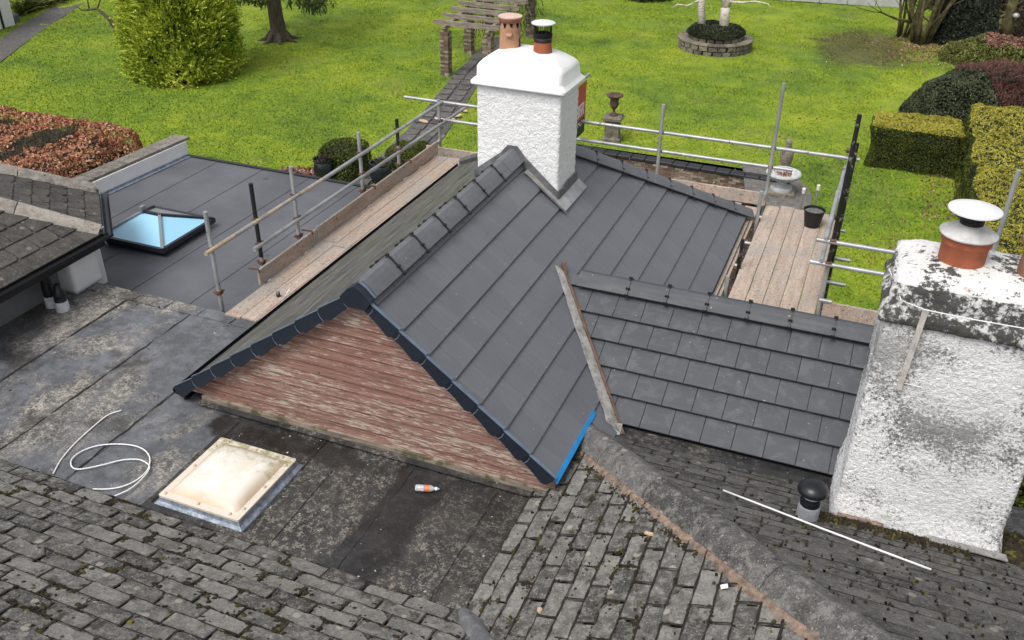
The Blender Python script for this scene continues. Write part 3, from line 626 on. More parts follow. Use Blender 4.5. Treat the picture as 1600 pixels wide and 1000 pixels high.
# pale leaves dropped on the lawn
n = 900; P_ = np.array([at(1200+420*rng.random()-(220 if rng.random() < .35 else 0), 20+420*rng.random()**.8, .05) for _ in range(n)]); P_ = P_[(P_[:,1] < 60)]
P2 = np.array([at(1450+rng.normal()*38, 62+rng.normal()*16+8, .04) for _ in range(2600)]); P3 = np.array([at(1440+rng.random()*110, 268+rng.random()*75, .04) for _ in range(500)])
P4 = np.array([at(1000+rng.normal()*24, 8+rng.normal()*4, .04) for _ in range(350)])
P_ = np.concatenate([P_, P2[P2[:,1] < 60], P3, P4[P4[:,1] < 70]])
tag(obj('fallen_leaves', quads_mesh('fallen_leaves', leaf_quads(P_, np.tile([0,0,1.], (len(P_),1)), .045, .075, .9), M['litter']), None), 'dry pinkish brown leaves scattered over the lawn below the shrubs', 'fallen leaves', kind='stuff')

# ================================================================== CENTRAL HOUSE: new slate roof, red gable, white chimney
RX, RZ = -4.125, 5.60                                            # ridge line x and height of the roof plane's apex
T1, T2, T3 = .80, .72, .612
YG, YH, YE = 6.50, 11.14, 14.50                                  # gable plane, ridge end, hip eave
zr = lambda x: RZ-T1*(x-RX); zl = lambda x: RZ-T2*(RX-x); zh = lambda y: RZ-T3*(y-YH)
XE1, XE2, XL = -2.13, -1.565, -6.57
Z2 = zr(XE2)
house = thing('gabled_house', 'house wing with new slate grey roof, peeling red timber gable and clean white chimney', 'house', (-4.1, 10.5, 0))
sR = Plane((XE2, 0, Z2), (0, 1, 0), (RX-XE2, 0, RZ-Z2)); LR = sqrt((RX-XE2)**2+(RZ-Z2)**2); gR = .266*sqrt(1+T1*T1)
lift = -.028
# underlay of each slope (the tiles lie on it), walls below
g = G(); o_ = .045
def drop(p, d): return Vector((p[0], p[1], p[2]-d))
for loop in ([(XE2,YE,zr(XE2)), (RX,YH,RZ), (RX,YG,RZ), (XE2,YG,zr(XE2))], [(RX,YH,RZ), (XL,YH+(RZ-zl(XL))/T3,zl(XL)), (XL,YG,zl(XL)), (RX,YG,RZ)], [(RX,YH,RZ), (XE2,YE,zr(XE2)), (-6.97,YE,zr(XE2)), (XL,YH+(RZ-zl(XL))/T3,zl(XL))]):
    g.prism([drop(p, .06) for p in loop], (0, 0, -.05))
# the right slope stops short at its front, above the old roof
g2 = G(); g2.prism([drop((XE1-.02,YG+.05,zr(XE1-.02)), .055), drop((RX,YG+.05,RZ), .055), drop((RX,YH,RZ), .055), drop((XE2,YE,Z2), .055), drop((XE2,9.2,Z2), .055), drop((XE1-.02,8.8,zr(XE1-.02)), .055)], (0,0,-.04))
g3 = G(); g3.prism([drop((RX,YH,RZ), .055), drop((XL+.03,YH+(RZ-zl(XL))/T3,zl(XL+.03)), .055), drop((XL+.03,YG+.05,zl(XL+.03)), .055), drop((RX,YG+.05,RZ), .055)], (0,0,-.04))
g3.prism([drop((RX,YH,RZ), .055), drop((XE2,YE,zr(XE2)), .055), drop((XL-.3,YE,zr(XE2)), .055), drop((XL,YH+(RZ-zl(XL))/T3,zl(XL)), .055)], (0,0,-.04))
right_slope = obj('roof_slope', g2, M['clip'], house); left_slope = obj('roof_slope', g3, M['clip'], house)
obj('wall', G().box(-6.35, -2.3, YG+.10, 14.25, -.45, 3.72).box(-2.3, -1.75, 9.4, 14.25, -.45, 3.45), M['render'], house)
# tiles of the right slope, cut along the hip, the side roof's valley and the chimney
reg_hip = [sR.uv((XE2, YE, Z2)), sR.uv((RX, YH, RZ)), sR.uv((RX, YG, RZ)), sR.uv((XE2, YG, Z2))]
tm = rect_meshes(.32, gR, .016, M['slate'])
def skipR(c): return c.x > XE1+.06 and c.y < 9.4 and (c.y < 7.55 or c.x > RX+(RZ-(4.705-.65*(9.2-c.y)))/T1+.16)
tile_field(sR, reg_hip, .32, gR, .027, -.0, 10, YG, YE, right_slope, M['slate'], meshes=tm, skip=skipR, jit=(.0015, .001), lift=lift-.006, thick=.016)
# left slope and hip: older slates seen at a glance, joined
sL = Plane((XL, 0, zl(XL)), (0, -1, 0), (RX-XL, 0, RZ-zl(XL))); gl = G()
tile_field(sL, [sL.uv(p) for p in ((XL,YG,zl(XL)), (RX,YG,RZ), (RX,YH,RZ), (XL,YH+(RZ-zl(XL))/T3,zl(XL)))], .30, .215, .014, 0, 15, -15, -YG, left_slope, M['oldslate'], meshes=rect_meshes(.30, .215, .014, M['oldslate']), rest=(lambda c: True, gl), jit=(.004, .004), lift=-.03)
tag(obj('slate', gl, M['oldslate'], left_slope), 'older thin slates with algae on the far slope', kind='stuff')
sH = Plane((0, YE, zr(XE2)), (-1, 0, 0), (0, YH-YE, RZ-zr(XE2))); gh = G()
tile_field(sH, [sH.uv(p) for p in ((XE2,YE,Z2), (RX,YH,RZ), (XL,YH+(RZ-zl(XL))/T3,zl(XL)), (-6.97,YE,Z2))], .32, .34, .02, 0, 12, 1, 8, left_slope, M['slate'], meshes=rect_meshes(.32, .34, .02, M['slate']), rest=(lambda c: True, gh), lift=-.03)
obj('hip_end_tile', gh, M['slate'], left_slope, kind='stuff')
# ridge tiles with black union clips
LT = .523
rm = ridge_mesh(LT-.012, .165, .105, .045, .018, M['ridge']); ratio = .5
def clip_mesh():
    g = G(); prof = [(-.19,-.062), (-.165,-.032), (-.10,.03), (-.04,.09), (0,.110), (.04,.09), (.10,.03), (.165,-.032), (.19,-.062)]
    for a, b in zip(prof[:-1], prof[1:]):
        d = Vector((0, b[0]-a[0], b[1]-a[1])); n_ = Vector((0, -d.z, d.y)).normalized()*.007; A, B = Vector((0,)+a), Vector((0,)+b); w = Vector((.009, 0, 0))
        g.prism([A-w, A+w, B+w, B-w], n_)
    for y, z in ((-.12,.012), (.12,.012), (-.185,-.055), (.185,-.055), (0,.112)):
        g.box(-.02, .02, y-.014, y+.014, z-.004, z+.016)
    return g.mesh('union_clip', M['clip'])
um = clip_mesh()
y0 = 6.52
for i in range(8):
    y = y0+i*LT if i else y0
    if y+LT > 10.6: break
    obj('ridge_tile', rm, None, house, frame((RX, y, RZ+.005), (0,1,0), (0,0,1)))
    if i: obj('union_clip', um, None, house, frame((RX, y-.006, RZ+.008), (0,1,0), (0,0,1)))
obj('ridge_tile', ridge_mesh(.42, .165, .105, .045, .018, M['ridge']), None, house, frame((RX, 9.9, RZ+.012), (0,1,.01), (0,0,1)))
hA, hB = Vector((RX, YH, RZ)), Vector((XE2, YE, Z2)); hd = (hB-hA).normalized(); hL = (hB-hA).length
hn = Vector((T1, 0, 1)).normalized()+Vector((0, T3, 1)).normalized()
hm = ridge_mesh(LT-.012, .150, .075, .035, .016, M['ridge'])
nh = int(hL/LT)
for i in range(nh+1):
    s0 = hL+.06-(i+1)*LT
    if s0 < .0: break
    obj('hip_tile', hm, None, house, frame(hA+hd*s0+Vector((0,0,.028)), hd, hn))
    obj('union_clip', um, None, house, frame(hA+hd*(s0+.0)+Vector((0,0,.005)), hd, hn) @ Matrix.Diagonal((1,.9,.82,1)))
# verge caps along both sides of the gable
def verge(pl, n, gauge, side, v_start):
    for i in range(n):
        v = v_start+i*gauge; L = gauge*1.10
        g = G()
        # face hangs down in front of the tile ends; tail is rounded
        u0, u1 = (YG-.085, YG-.035) if side > 0 else (-(YG-.035), -(YG-.085))
        prof = [(v-.012, .022), (v-.012, -.085), (v+.01, -.125), (v+.04, -.135), (v+L*.55, -.112), (v+L, -.105), (v+L, .004)]
        tap = lambda a: .010*(1-(a-v)/L)
        pts = [((u0-tap(a)) if side > 0 else (u1+tap(a)), a, b+.028) for a, b in prof]
        g.prism([pl.p(*p) for p in pts], pl.u*(.022 if side > 0 else -.022))
        obj('verge_cap', g, M['cap'], house)
        g = G(); a, b = (u0-.004, u0+.032) if side > 0 else (-(YG-.085)-.018, -(YG-.085)+.004)
        g.prism([pl.p(a, v-.014, .054), pl.p(b, v-.014, .054), pl.p(b, v+L*.97, .036), pl.p(a, v+L*.97, .036)], pl.n*.006)
        obj('verge_lip_shine', g, M['lip'], house)
        g = G(); uf = YG-.090 if side > 0 else -(YG-.090)
        g.tube([pl.p(uf, v+L*.80, .018), pl.p(uf, v+L*.77, -.03), pl.p(uf, v+L*.79, -.08)], .004, 4); obj('verge_joint', g, M['lip'], house)
v1 = sR.uv((XE1, 0, zr(XE1)))[1]
verge(sR, 7, gR, 1, v1)
vL = sL.uv((XL, 0, zl(XL)))[1]; LLs = sqrt((RX-XL)**2+(RZ-zl(XL))**2)
verge(sL, 8, (LLs-.13)/8, -1, vL+.0)
# apex cap: a seven-sided plastic end to the ridge
ac = Vector((RX, YG-.115, RZ)); prof = [(-.165,-.045), (-.075,.055), (0,.098), (.075,.055), (.165,-.045), (.115,-.135), (-.08,-.135), (-.135,-.095)]
obj('apex_cap', G().prism([ac+Vector((x, 0, z)) for x, z in prof], (0,.10,0)), M['cap'], house)
obj('verge_lip_shine', G().prism([ac+Vector((x, .085, z)) for x, z in ((.005,.099), (.077,.056), (.165,-.038), (.170,-.034), (.080,.062), (.007,.105))], (0,.03,0)), M['lip'], house)
# timber boards of the gable
YB = YG+.02; zb, hb = 3.80, .1135; k = 0
while zb < RZ-.15:
    z1 = min(zb+hb, RZ-.13); xl0, xl1 = RX-(RZ-.08-zb)/T2, RX-(RZ-.08-z1)/T2; xr0, xr1 = RX+(RZ-.08-zb)/T1, RX+(RZ-.08-z1)/T1
    xr0, xr1 = min(xr0, -2.12), min(xr1, -2.12); t = random.uniform(-.003, .003)
    g = G(); g.add([(xl0,YB-.012+t,zb), (xr0,YB-.012+t,zb), (xr1,YB+.004+t,z1-.013), (xl1,YB+.004+t,z1-.013), (xl0,YB+.03,zb), (xr0,YB+.03,zb), (xr1,YB+.03,z1-.013), (xl1,YB+.03,z1-.013)],
                  [(0,1,2,3), (4,7,6,5), (0,4,5,1), (3,2,6,7), (0,3,7,4), (1,5,6,2)]); obj('gable_board', g, M['timber'], house); zb += hb; k += 1
obj('gable_back', G().prism([(XL+.15,YB+.04,3.72), (-2.2,YB+.04,3.72), (-2.2,YB+.04,4.0), (RX,YB+.04,RZ-.1), (XL+.15,YB+.04,3.86)], (0,.05,0)), M['clip'], house)
obj('sill_board', G().bbox(-6.30, -2.12, YB-.035, YB+.03, 3.725, 3.80), M['plate'], house)
# felt upstand and lead dressed under the sill
obj('upstand', G().prism([(-6.32,YB-.10,3.712), (-2.2,YB-.10,3.712), (-2.2,YB-.03,3.722), (-6.32,YB-.03,3.722)], (0,0,.01)), M['felt_dark'], house)
# eaves gutter on the left, fascia and eave edge on the right
def gutter(x, y0, y1, z, sx):
    g = G(); n = 8; out = [(x+sx*(.055-.055*cos(pi*k/n)), z-.06*sin(pi*k/n)) for k in range(n+1)]; inn = [(x+sx*(.055-.049*cos(pi*k/n)), z-.054*sin(pi*k/n)) for k in range(n, -1, -1)]
    loop = out+inn; g.rings([[Vector((a, y, b)) for a, b in loop] for y in (y0, y1)]); return g
obj('gutter', gutter(XL+.03, YG-.07, 14.0, zl(XL)-.015, -1), M['gutter'], house)
obj('fascia', G().box(XL+.02, XL+.05, YG-.03, 14.0, zl(XL)-.16, zl(XL)-.05), M['gutter'], house)
obj('gutter', gutter(XE2-.04, 9.3, YE-.1, Z2-.05, 1), M['gutter'], house); obj('fascia', G().box(XE2-.11, XE2-.07, 9.3, YE-.1, Z2-.22, Z2-.05), M['gutter'], house)
obj('underlay_edge', G().prism([sR.p(YG-.06, 2*gR-.035, -.012), sR.p(YG-.06, 2*gR+.02, .004), sR.p(7.66, 2*gR+.02, .004), sR.p(7.66, 2*gR-.035, -.012)], sR.n*.012), M['blue'], house)
obj('overflow_wire', G().tube([at(441,470,3.86), at(446,462,3.98), at(452,452,4.05), at(460,446,4.02)], .006, 5), M['cable'], house)
# chimney
cx, cy, hx, hy = (-4.63-3.51)/2, (10.35+11.06)/2, (4.63-3.51)/2, .355
chim = obj('chimney', rough_block(cx, cy, [(4.6,hx,hy,.03), (6.46,hx,hy,.03)], 0.009, 24, .026), M['render'], house, label='tall white roughcast chimney with two clay pots', smooth=True)
g = G(); R_ = [rr_loop(cx, cy, hx+a, hy+b, r, z) for z, a, b, r in ((6.44,0,0,.03), (6.462,.045,.04,.04), (6.48,.068,.06,.045), (6.51,.068,.06,.05), (6.545,.035,.03,.06), (6.57,.012,.01,.06), (6.69,.008,.005,.07), (6.725,-.006,-.006,.09), (6.76,-.04,-.035,.1), (6.81,-.11,-.09,.11), (6.86,-.20,-.15,.11), (6.89,-.32,-.22,.08))]
for r in R_:
    for p in r: p += Vector((mn.noise(p*6)*.016, mn.noise(p*6+Vector((9,0,0)))*.016, mn.noise(p*5)*.018))
g.rings(R_); obj('chimney_cap', g, M['smooth_white'], chim, smooth=True, sharp=40)
p1, p2 = aty(797,72,10.72), aty(846,84,10.62)
def pot(c, prof, mat, par, name='chimney_pot', n=28, tilt=None, **k): return obj(name, G().lathe(prof, c, n, True, tilt), mat, par, smooth=True, sharp=40, **k)
pot((p1.x, 10.72, 6.84), [(.135,0), (.132,.1), (.125,.27), (.122,.36), (.115,.36)], M['terra_pale'], chim)
pot((p1.x, 10.72, 7.195), [(.142,0), (.150,.02), (.150,.045)], M['claylid_rim'], chim, 'pot_lid'); pot((p1.x, 10.72, 7.2402), [(.150,0), (.148,.012), (.02,.018)], M['claylid'], chim, 'pot_lid')
g = G()
for a in (-2.6, -1.75, -1.1, -.4, .5): # ragged vent openings under the lid
    d = Vector((cos(a), sin(a), 0)); t = Vector((-d.y, d.x, 0)); b = Vector((p1.x, 10.72, 7.18))+d*.123
    g.prism([b-t*.022, b+t*.022, b+t*.012-Vector((0,0,.025+.03*abs(sin(a*5)))), b-t*.008-Vector((0,0,.03+.03*abs(cos(a*7))))], d*.006)
obj('pot_vent', g, M['soot'], chim, kind='stuff')
a = -1.3; d = Vector((cos(a), sin(a), 0)); t = Vector((-d.y, d.x, 0)); b = Vector((p1.x, 10.72, 7.05))+d*.126
obj('pot_lug', G().prism([b-t*.045, b+t*.045, b+t*.03-Vector((0,0,.02))+d*.03, b-t*.03-Vector((0,0,.02))+d*.03], (0,0,.018)), M['terra_pale'], chim)
q = (p2.x, 10.66, 6.84)
pot(q, [(.120,0), (.118,.02), (.104,.21), (.10,.21)], M['terra'], chim)
pot((q[0], q[1], 7.0), [(.109,0), (.109,.035), (.105,.04)], M['black_metal'], chim, 'strap_band')
pot((q[0], q[1], 7.05), [(.112,0), (.114,.05), (.098,.055), (.09,.03), (.0,.028)], M['soot'], chim, 'cowl_base')
g = G()
for i in range(14):
    a = 2*pi*i/14; g.tube([(q[0]+.102*cos(a), q[1]+.102*sin(a), 7.10), (q[0]+.102*cos(a), q[1]+.102*sin(a), 7.215)], .0045 if i % 3 else .008, 4)
obj('cowl_cage', g, M['black_metal'], chim)
pot((q[0], q[1], 7.212), [(.145,0), (.147,.012), (.135,.020), (.06,.036), (.0,.04)], M['steel'], chim, 'cowl_cap', n=20)
# lead flashings round the chimney foot
g = G(); yf = 10.35-.012
pts = [(-4.66, zl(-4.66)), (RX-.16, zl(RX-.16)+.03), (RX-.07, RZ+.10), (RX+.07, RZ+.10), (RX+.16, zr(RX+.16)+.03), (-3.50, zr(-3.50))]
up = [.13, .115, .045, .045, .115, .12]
g.prism([(x, yf, z-.03) for x, z in pts]+[(x+random.uniform(-.01,.01), yf, z+u) for (x, z), u in reversed(list(zip(pts, up)))], (0,-.014,0)); obj('lead_flashing', g, M['lead'], house)
g = G(); g.prism([(-3.497,10.33,zr(-3.5)-.03), (-3.497,11.07,zr(-3.5)-.03), (-3.497,11.07,zr(-3.5)+.14), (-3.497,10.72,zr(-3.5)+.15), (-3.497,10.5,zr(-3.5)+.11), (-3.497,10.33,zr(-3.5)+.13)], (.014,0,0)); obj('lead_flashing', g, M['lead'], house)
def apron(u0, u1, va, vb, h): return G().prism([sR.p(u0, va, h), sR.p(u1, va, h), sR.p(u1, vb, h), sR.p(u0, vb, h)], sR.n*.006)
vx = lambda x: sR.uv((x, 0, zr(x)))[1]
obj('lead_apron', apron(10.22, 10.345, vx(-3.47), vx(-3.93), .020), M['lead_pale'], house); obj('lead_apron', apron(10.22, 11.12, vx(-3.37), vx(-3.495), .024), M['lead_grey'], house)
obj('lead_apron', G().prism([sR.p(10.19,vx(-3.74),.03), sR.p(10.22,vx(-3.74),.03), sR.p(10.22,vx(-3.35),.03), sR.p(10.19,vx(-3.35),.03)], sR.n*.008), M['lead'], house)
obj('lead_apron', G().prism([sL.p(-10.34,LLs-.55,.02), sL.p(-10.22,LLs-.55,.02), sL.p(-10.15,LLs-.16,.03), sL.p(-10.34,LLs-.16,.03)], sL.n*.008), M['lead_blue'], house)
obj('hip_lead', G().tube([(-4.7,11.6,zl(-4.7)+.03), (-5.3,12.3,zl(-5.3)+.03), (-5.9,13.1,zl(-5.9)+.03), (-6.5,13.9,zl(-6.5)+.03)], .07, 6), M['lead'], house)

# side roof: five courses of broad grey tiles
TS, YR, ZR, YS, XV = .65, 9.20, 4.705, 7.80, .50
side = thing('side_extension', 'side wing with five broad courses of smooth grey tiles running up to the mouldy chimney', 'building', (-.7, 8.8, 0))
sS = Plane((0, YS, ZR-TS*(YR-YS)), (1, 0, 0), (0, YR-YS, TS*(YR-YS))); LS = sqrt((YR-YS)**2*(1+TS*TS)); gS = .257*sqrt(1+TS*TS)
zs_ = lambda y: ZR-TS*(YR-y)
# the valley: where the side roof meets the main slope
xv = lambda y: RX+(RZ-zs_(y))/T1
slS = obj('roof_slope', G().prism([drop((xv(YS)-.02,YS+.02,zs_(YS)), .055), drop((XV,YS+.02,zs_(YS)), .055), drop((XV,YR,ZR), .055), drop((xv(YR),YR,ZR), .055)], (0,0,-.03)).prism([drop((XV,YR,ZR), .03), drop((XV,YR+1.5,ZR-1.0), .03), drop((-1.85,YR+1.5,ZR-1.0), .03), drop((xv(YR),YR,ZR), .03)], (0,0,-.03)), M['clip'], side)
reg = [sS.uv((xv(YS)+.03, YS, zs_(YS))), sS.uv((XV, YS, zs_(YS))), sS.uv((XV, YR, ZR)), sS.uv((xv(YR)+.03, YR, ZR))]
tile_field(sS, reg, .325, gS, .052, 0, 6, -3.4, .6, slS, M['slate2'], meshes=rect_meshes(.325, gS, .018, M['slate2']), jit=(.001, .001), lift=-.044, thick=.018)
gb_ = G(); sB2 = Plane((0, YR+1.45, ZR-.95), (-1, 0, 0), (0, -1.45, .95))
tile_field(sB2, [sB2.uv(p) for p in ((XV,YR+1.45,ZR-.95), (-1.9,YR+1.45,ZR-.95), (xv(YR),YR,ZR), (XV,YR,ZR))], .325, .31, .024, 0, 6, -1, 4, slS, M['slate2'], meshes=rect_meshes(.325, .31, .024, M['slate2']), rest=(lambda c: True, gb_), lift=-.02)
obj('back_slope_tile', gb_, M['slate2'], slS, kind='stuff')
LT2 = .456; xr_ = [-2.18+LT2*i for i in range(7)]
rmS = ridge_mesh(LT2-.008, .16, .085, .050, .018, M['ridge_dark'])
obj('ridge_tile', ridge_mesh(.60, .16, .085, .050, .018, M['ridge_dark']), None, side, frame((-2.79, YR, ZR+.012), (1,0,0), (0,0,1)))
for i, x in enumerate(xr_):
    if x > XV-.1: break
    if x+LT2 < XV+.05: obj('ridge_tile', rmS, None, side, frame((x, YR, ZR+.012), (1,0,0), (0,0,1)))
    else: obj('ridge_tile', ridge_mesh(XV-x, .16, .085, .050, .018, M['ridge_dark']), None, side, frame((x, YR, ZR+.012), (1,0,0), (0,0,1)))
    obj('union_clip', um, None, side, frame((x-.004, YR, ZR+.010), (1,0,0), (0,0,1)) @ Matrix.Diagonal((1.1,.98,.82,1)))
obj('ridge_end_cap', G().prism([(XV,YR+y,ZR+z) for y, z in ((-.175,-.05), (-.09,.06), (0,.112), (.09,.06), (.175,-.05))], (.07,0,0)), M['cap'], side)
obj('verge_cap', G().prism([sS.p(XV, 0, .05), sS.p(XV, LS-.1, .05), sS.p(XV, LS-.1, -.08), sS.p(XV, 0, -.08)], (.025,0,0)).prism([sS.p(XV-.03, 0, .052), sS.p(XV+.03, 0, .052), sS.p(XV+.03, LS-.1, .052), sS.p(XV-.03, LS-.1, .052)], sS.n*.006), M['cap'], side)
obj('wall', G().box(-1.7, .45, 7.98, 10.5, -.45, 3.70), M['render'], side)
obj('gutter_board', G().box(-1.93, .42, YS+.02, YS+.05, zs_(YS)-.16, zs_(YS)-.035), M['clip'], side)
# brown upstand and dirty lead valley along its left edge
vp = lambda y, dx=0.0, dz=0.0: Vector((xv(y)+dx, y, zr(xv(y)+dx)+dz))
n_ = 14; yy = [YS-.12+(YR-.02+.12-YS)*i/n_ for i in range(n_+1)]
g = G(); g.rings([[Vector((xv(y)-.005, y, zs_(y)+.055+.006*sin(y*23))), Vector((xv(y)+.028, y, zs_(y)+.055)), Vector((xv(y)+.03, y, zs_(y)-.03)), Vector((xv(y)-.01, y, zs_(y)-.03))] for y in yy]+[[Vector((xv(YR)-.03+a, YR+.10, ZR+b)) for a, b in ((-.03,.09), (.03,.09), (.03,-.03), (-.04,-.03))]]); obj('valley_upstand', g, M['rusty_board'], side)
g = G(); rg = []
for i, y in enumerate(yy):
    w = .125+.055*(1-i/n_)+random.uniform(-.014, .014); rg.append([vp(y, -w, .012), vp(y, -w*.5, .035+random.uniform(0,.012)), Vector((xv(y)-.008, y, zs_(y)+.05)), Vector((xv(y)-.008, y, zs_(y)+.04)), vp(y, -w*.5, .02), vp(y, -w, .0)])
g.rings(rg); obj('lead_valley', g, M['lead_pale'], side, smooth=True, sharp=50)
g = G(); c0 = vp(YS-.03, -.02, .0); rg = []
for i in range(6):
    t = i/5; rg.append([c0+Vector((-.19+.02*t, -.02-.12*t+random.uniform(-.02,.02), .02-.06*t)), c0+Vector((-.08, -.05-.12*t, .06-.08*t+random.uniform(-.01,.01))), c0+Vector((.07, -.02-.10*t, .05-.10*t)), c0+Vector((.07, -.02-.10*t, .03-.10*t)), c0+Vector((-.08, -.05-.12*t, .02-.08*t)), c0+Vector((-.19+.02*t, -.02-.12*t, -.02-.06*t))])
g.rings(rg); obj('lead_saddle', g, M['lead_pale'], side, smooth=True, sharp=50)

# ================================================================== OLD HOUSE: mossy stone-tiled roofs round a felt flat roof
TO, XM, YL, YBk, ZE = .40, -2.28, 4.78, 7.63, 3.75
old = thing('old_house', 'old house with mossy stone tiled roofs, stained felt flat roof and mouldy white chimney', 'house', (-3, 4, 0))
flat = obj('flat_roof', G().box(-14, -2.0, 4.2, 8.16, 3.40, 3.66).box(-6.9, -2.0, 4.2, YG+.2, 3.40, 3.662), M['felt_dark'], old)
seams = [-13.2, -12.1, -11.0, -9.92, -8.80, -7.77, -6.80, -5.78, -4.72, -3.66, -2.74, -2.0]
for i in range(len(seams)-1):
    a, b = seams[i], seams[i+1]+.07; ye = 8.17 if b < -6.6 else (8.17 if a < -6.7 else YG-.02); z = 3.664+.005*(i % 2)+.010
    n_ = 14; g = G(); L_e = [(a+random.uniform(-.012,.012), 4.3+(ye-4.3)*k/n_) for k in range(n_+1)]; R_e = [(b+random.uniform(-.014,.014), 4.3+(ye-4.3)*k/n_) for k in range(n_, -1, -1)]
    lp = L_e+R_e; lp = [(x, y) for x, y in lp]
    nn = len(lp); lo = [(x, y, z-.012) for x, y in lp]; hi = [(x, y, z+.006) for x, y in lp]
    g.add(lo+hi, [(k,(k+1)%nn,nn+(k+1)%nn,nn+k) for k in range(nn)][::1]); m_ = n_+1
    g.add(hi, [(k+1, k, nn-1-k, nn-2-k) for k in range(n_)])
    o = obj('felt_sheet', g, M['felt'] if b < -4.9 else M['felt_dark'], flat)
for x in seams[2:-1]:                                           # tarry lap lines
    ye = 8.1 if x < -6.6 else YG-.1; n_ = 26; g = G(); rows = []
    for k in range(n_+1):
        y = 4.75+(ye-4.75)*k/n_; w = (random.uniform(.003, .017) if x < -4.9 else random.uniform(.001, .006))*(1 if random.random() < .8 else .2); o = random.gauss(.06, .006); rows.append([(x+o-w, y, 3.6915), (x+o+w, y, 3.6915)])
    g.add([p for r in rows for p in r], [(2*k, 2*k+1, 2*k+3, 2*k+2) for k in range(n_)]); obj('tar_lap', g, M['bed'], flat)
# lapped felt pieces along the step and by the rooflight
for k in range(7):
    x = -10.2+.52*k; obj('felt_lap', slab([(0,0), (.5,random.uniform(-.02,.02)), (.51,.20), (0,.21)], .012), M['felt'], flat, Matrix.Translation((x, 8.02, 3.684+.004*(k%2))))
obj('felt_lap', slab([(-.08,0), (1.2,.0), (1.22,.30), (-.06,.30)], .012), M['felt_dark'], flat, Matrix.Translation((-5.7, 4.66, 3.685)))
obj('felt_lap', slab([(0,-.25), (.27,-.25), (.25,1.1), (0,1.1)], .010), M['felt_dark'], flat, Matrix.Translation((-4.60, 4.95, 3.682)))
obj('wall', G().box(-14, XM+.1, 2.0, 4.6, -.45, 3.45).box(XM+.1, 4.6, 1.0, 7.5, -.45, 3.45), M['render'], old)
zM = lambda x: ZE+TO*(x-XM); zL = lambda y: ZE+TO*(YL-y); zB = lambda y: ZE+TO*(YBk-y)
sM = Plane((XM, 0, ZE), (0,-1,0), (1,0,TO)); sO = Plane((0, YL, ZE), (-1,0,0), (0,-1,TO)); sB = Plane((0, YBk, ZE), (-1,0,0), (0,-1,TO)); kS = sqrt(1+TO*TO)
def under(pts, d=.05): return G().prism([drop(p, d) for p in pts], (0,0,-.05))
vz = lambda t: (XM+t, YL-t, ZE+TO*t); hz = lambda t: (XM+t, YBk-t, ZE+TO*t)
slM = obj('roof_slope', under([vz(0), hz(0), hz(4.2), vz(4.2)]), M['bed'], old); slO = obj('roof_slope', under([(-9,YL,ZE), (-9,YL-4.2,ZE+TO*4.2), vz(4.2), vz(0)]), M['bed'], old)
slB = obj('roof_slope', under([hz(0), (5.2,YBk,ZE), (5.2,YBk-4.2,ZE+TO*4.2), hz(4.2)]), M['bed'], old)
wm = (.016, .016)
regO = [sO.uv((-9,YL+.06,ZE-.02)), sO.uv(vz(-.06)), sO.uv(vz(3.6)), sO.uv((-9,YL-3.6,ZE+TO*3.6))]
def out_of_view(c):
    q = AX @ (np.array(c)-CAM); u, v = q[0]/q[2]*F+800, q[1]/q[2]*F+500; return u < -70 or u > 1680 or v > 1060
def way_out(c):
    q = AX @ (np.array(c)-CAM); u, v = q[0]/max(q[2], .1)*F+800, q[1]/max(q[2], .1)*F+500; return u < -1100 or u > 2400 or v > 1700
gX, gY = G(), G()
spO = tile_field(sO, regO, .40, .190, .020, -.05, 20, -.8, 9.0, slO, M['stone'], meshes=rect_meshes(.40, .190, .020, M['stone'], 1.3, .010, 14, (.012, 0), 'stone_tile'), name='stone_tile', gap=.012, over=1.3, worn=True, jit=(.012, .024), skip=way_out, rest=(out_of_view, gX), lift=-.028)
obj('outer_stone_tile', gX, M['stone'], slO, kind='stuff')
regM = [sM.uv(vz(-.06)), sM.uv((XM+2.5-.02,YL-2.56,zM(XM+2.5))), sM.uv((XM+2.5,YBk-2.5-.12,zM(XM+2.5))), sM.uv((XM,YBk-.14,ZE))]
regM = [(u, v) for u, v in [sM.uv(vz(-.06)), sM.uv(vz(3.4)), sM.uv((XM+3.4,YBk-3.4-.10,zM(XM+3.4))), sM.uv((XM-.05,YBk-.05,ZE-.02))]]
spM = tile_field(sM, regM, .40, .165*kS, .018, -.05, 22, -7.7, 0, slM, M['stone'], meshes=rect_meshes(.40, .165*kS, .018, M['stone'], 1.3, .011, 14, (.013, 0), 'stone_tile'), name='stone_tile', gap=.013, over=1.3, worn=True, jit=(.010, .022), skip=way_out, rest=(out_of_view, gY), lift=-.026)
obj('outer_stone_tile', gY, M['stone'], slM, kind='stuff')
TB = .008
regB = [sB.uv(hz(-.02)), sB.uv(hz(3.6)), sB.uv((4.4,YBk-3.6,zB(YBk-3.6))), sB.uv((4.4,YBk+.02,ZE))]; gB = G()
far_small = lambda c: False
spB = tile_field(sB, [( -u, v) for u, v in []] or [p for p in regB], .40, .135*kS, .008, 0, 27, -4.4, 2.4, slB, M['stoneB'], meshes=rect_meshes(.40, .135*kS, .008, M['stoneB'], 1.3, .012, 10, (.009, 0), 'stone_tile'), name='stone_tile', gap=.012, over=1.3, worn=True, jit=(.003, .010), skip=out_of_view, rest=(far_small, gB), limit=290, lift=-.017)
if gB.v: obj('upper_stone_tile', gB, M['stoneB'], slB, kind='stuff')
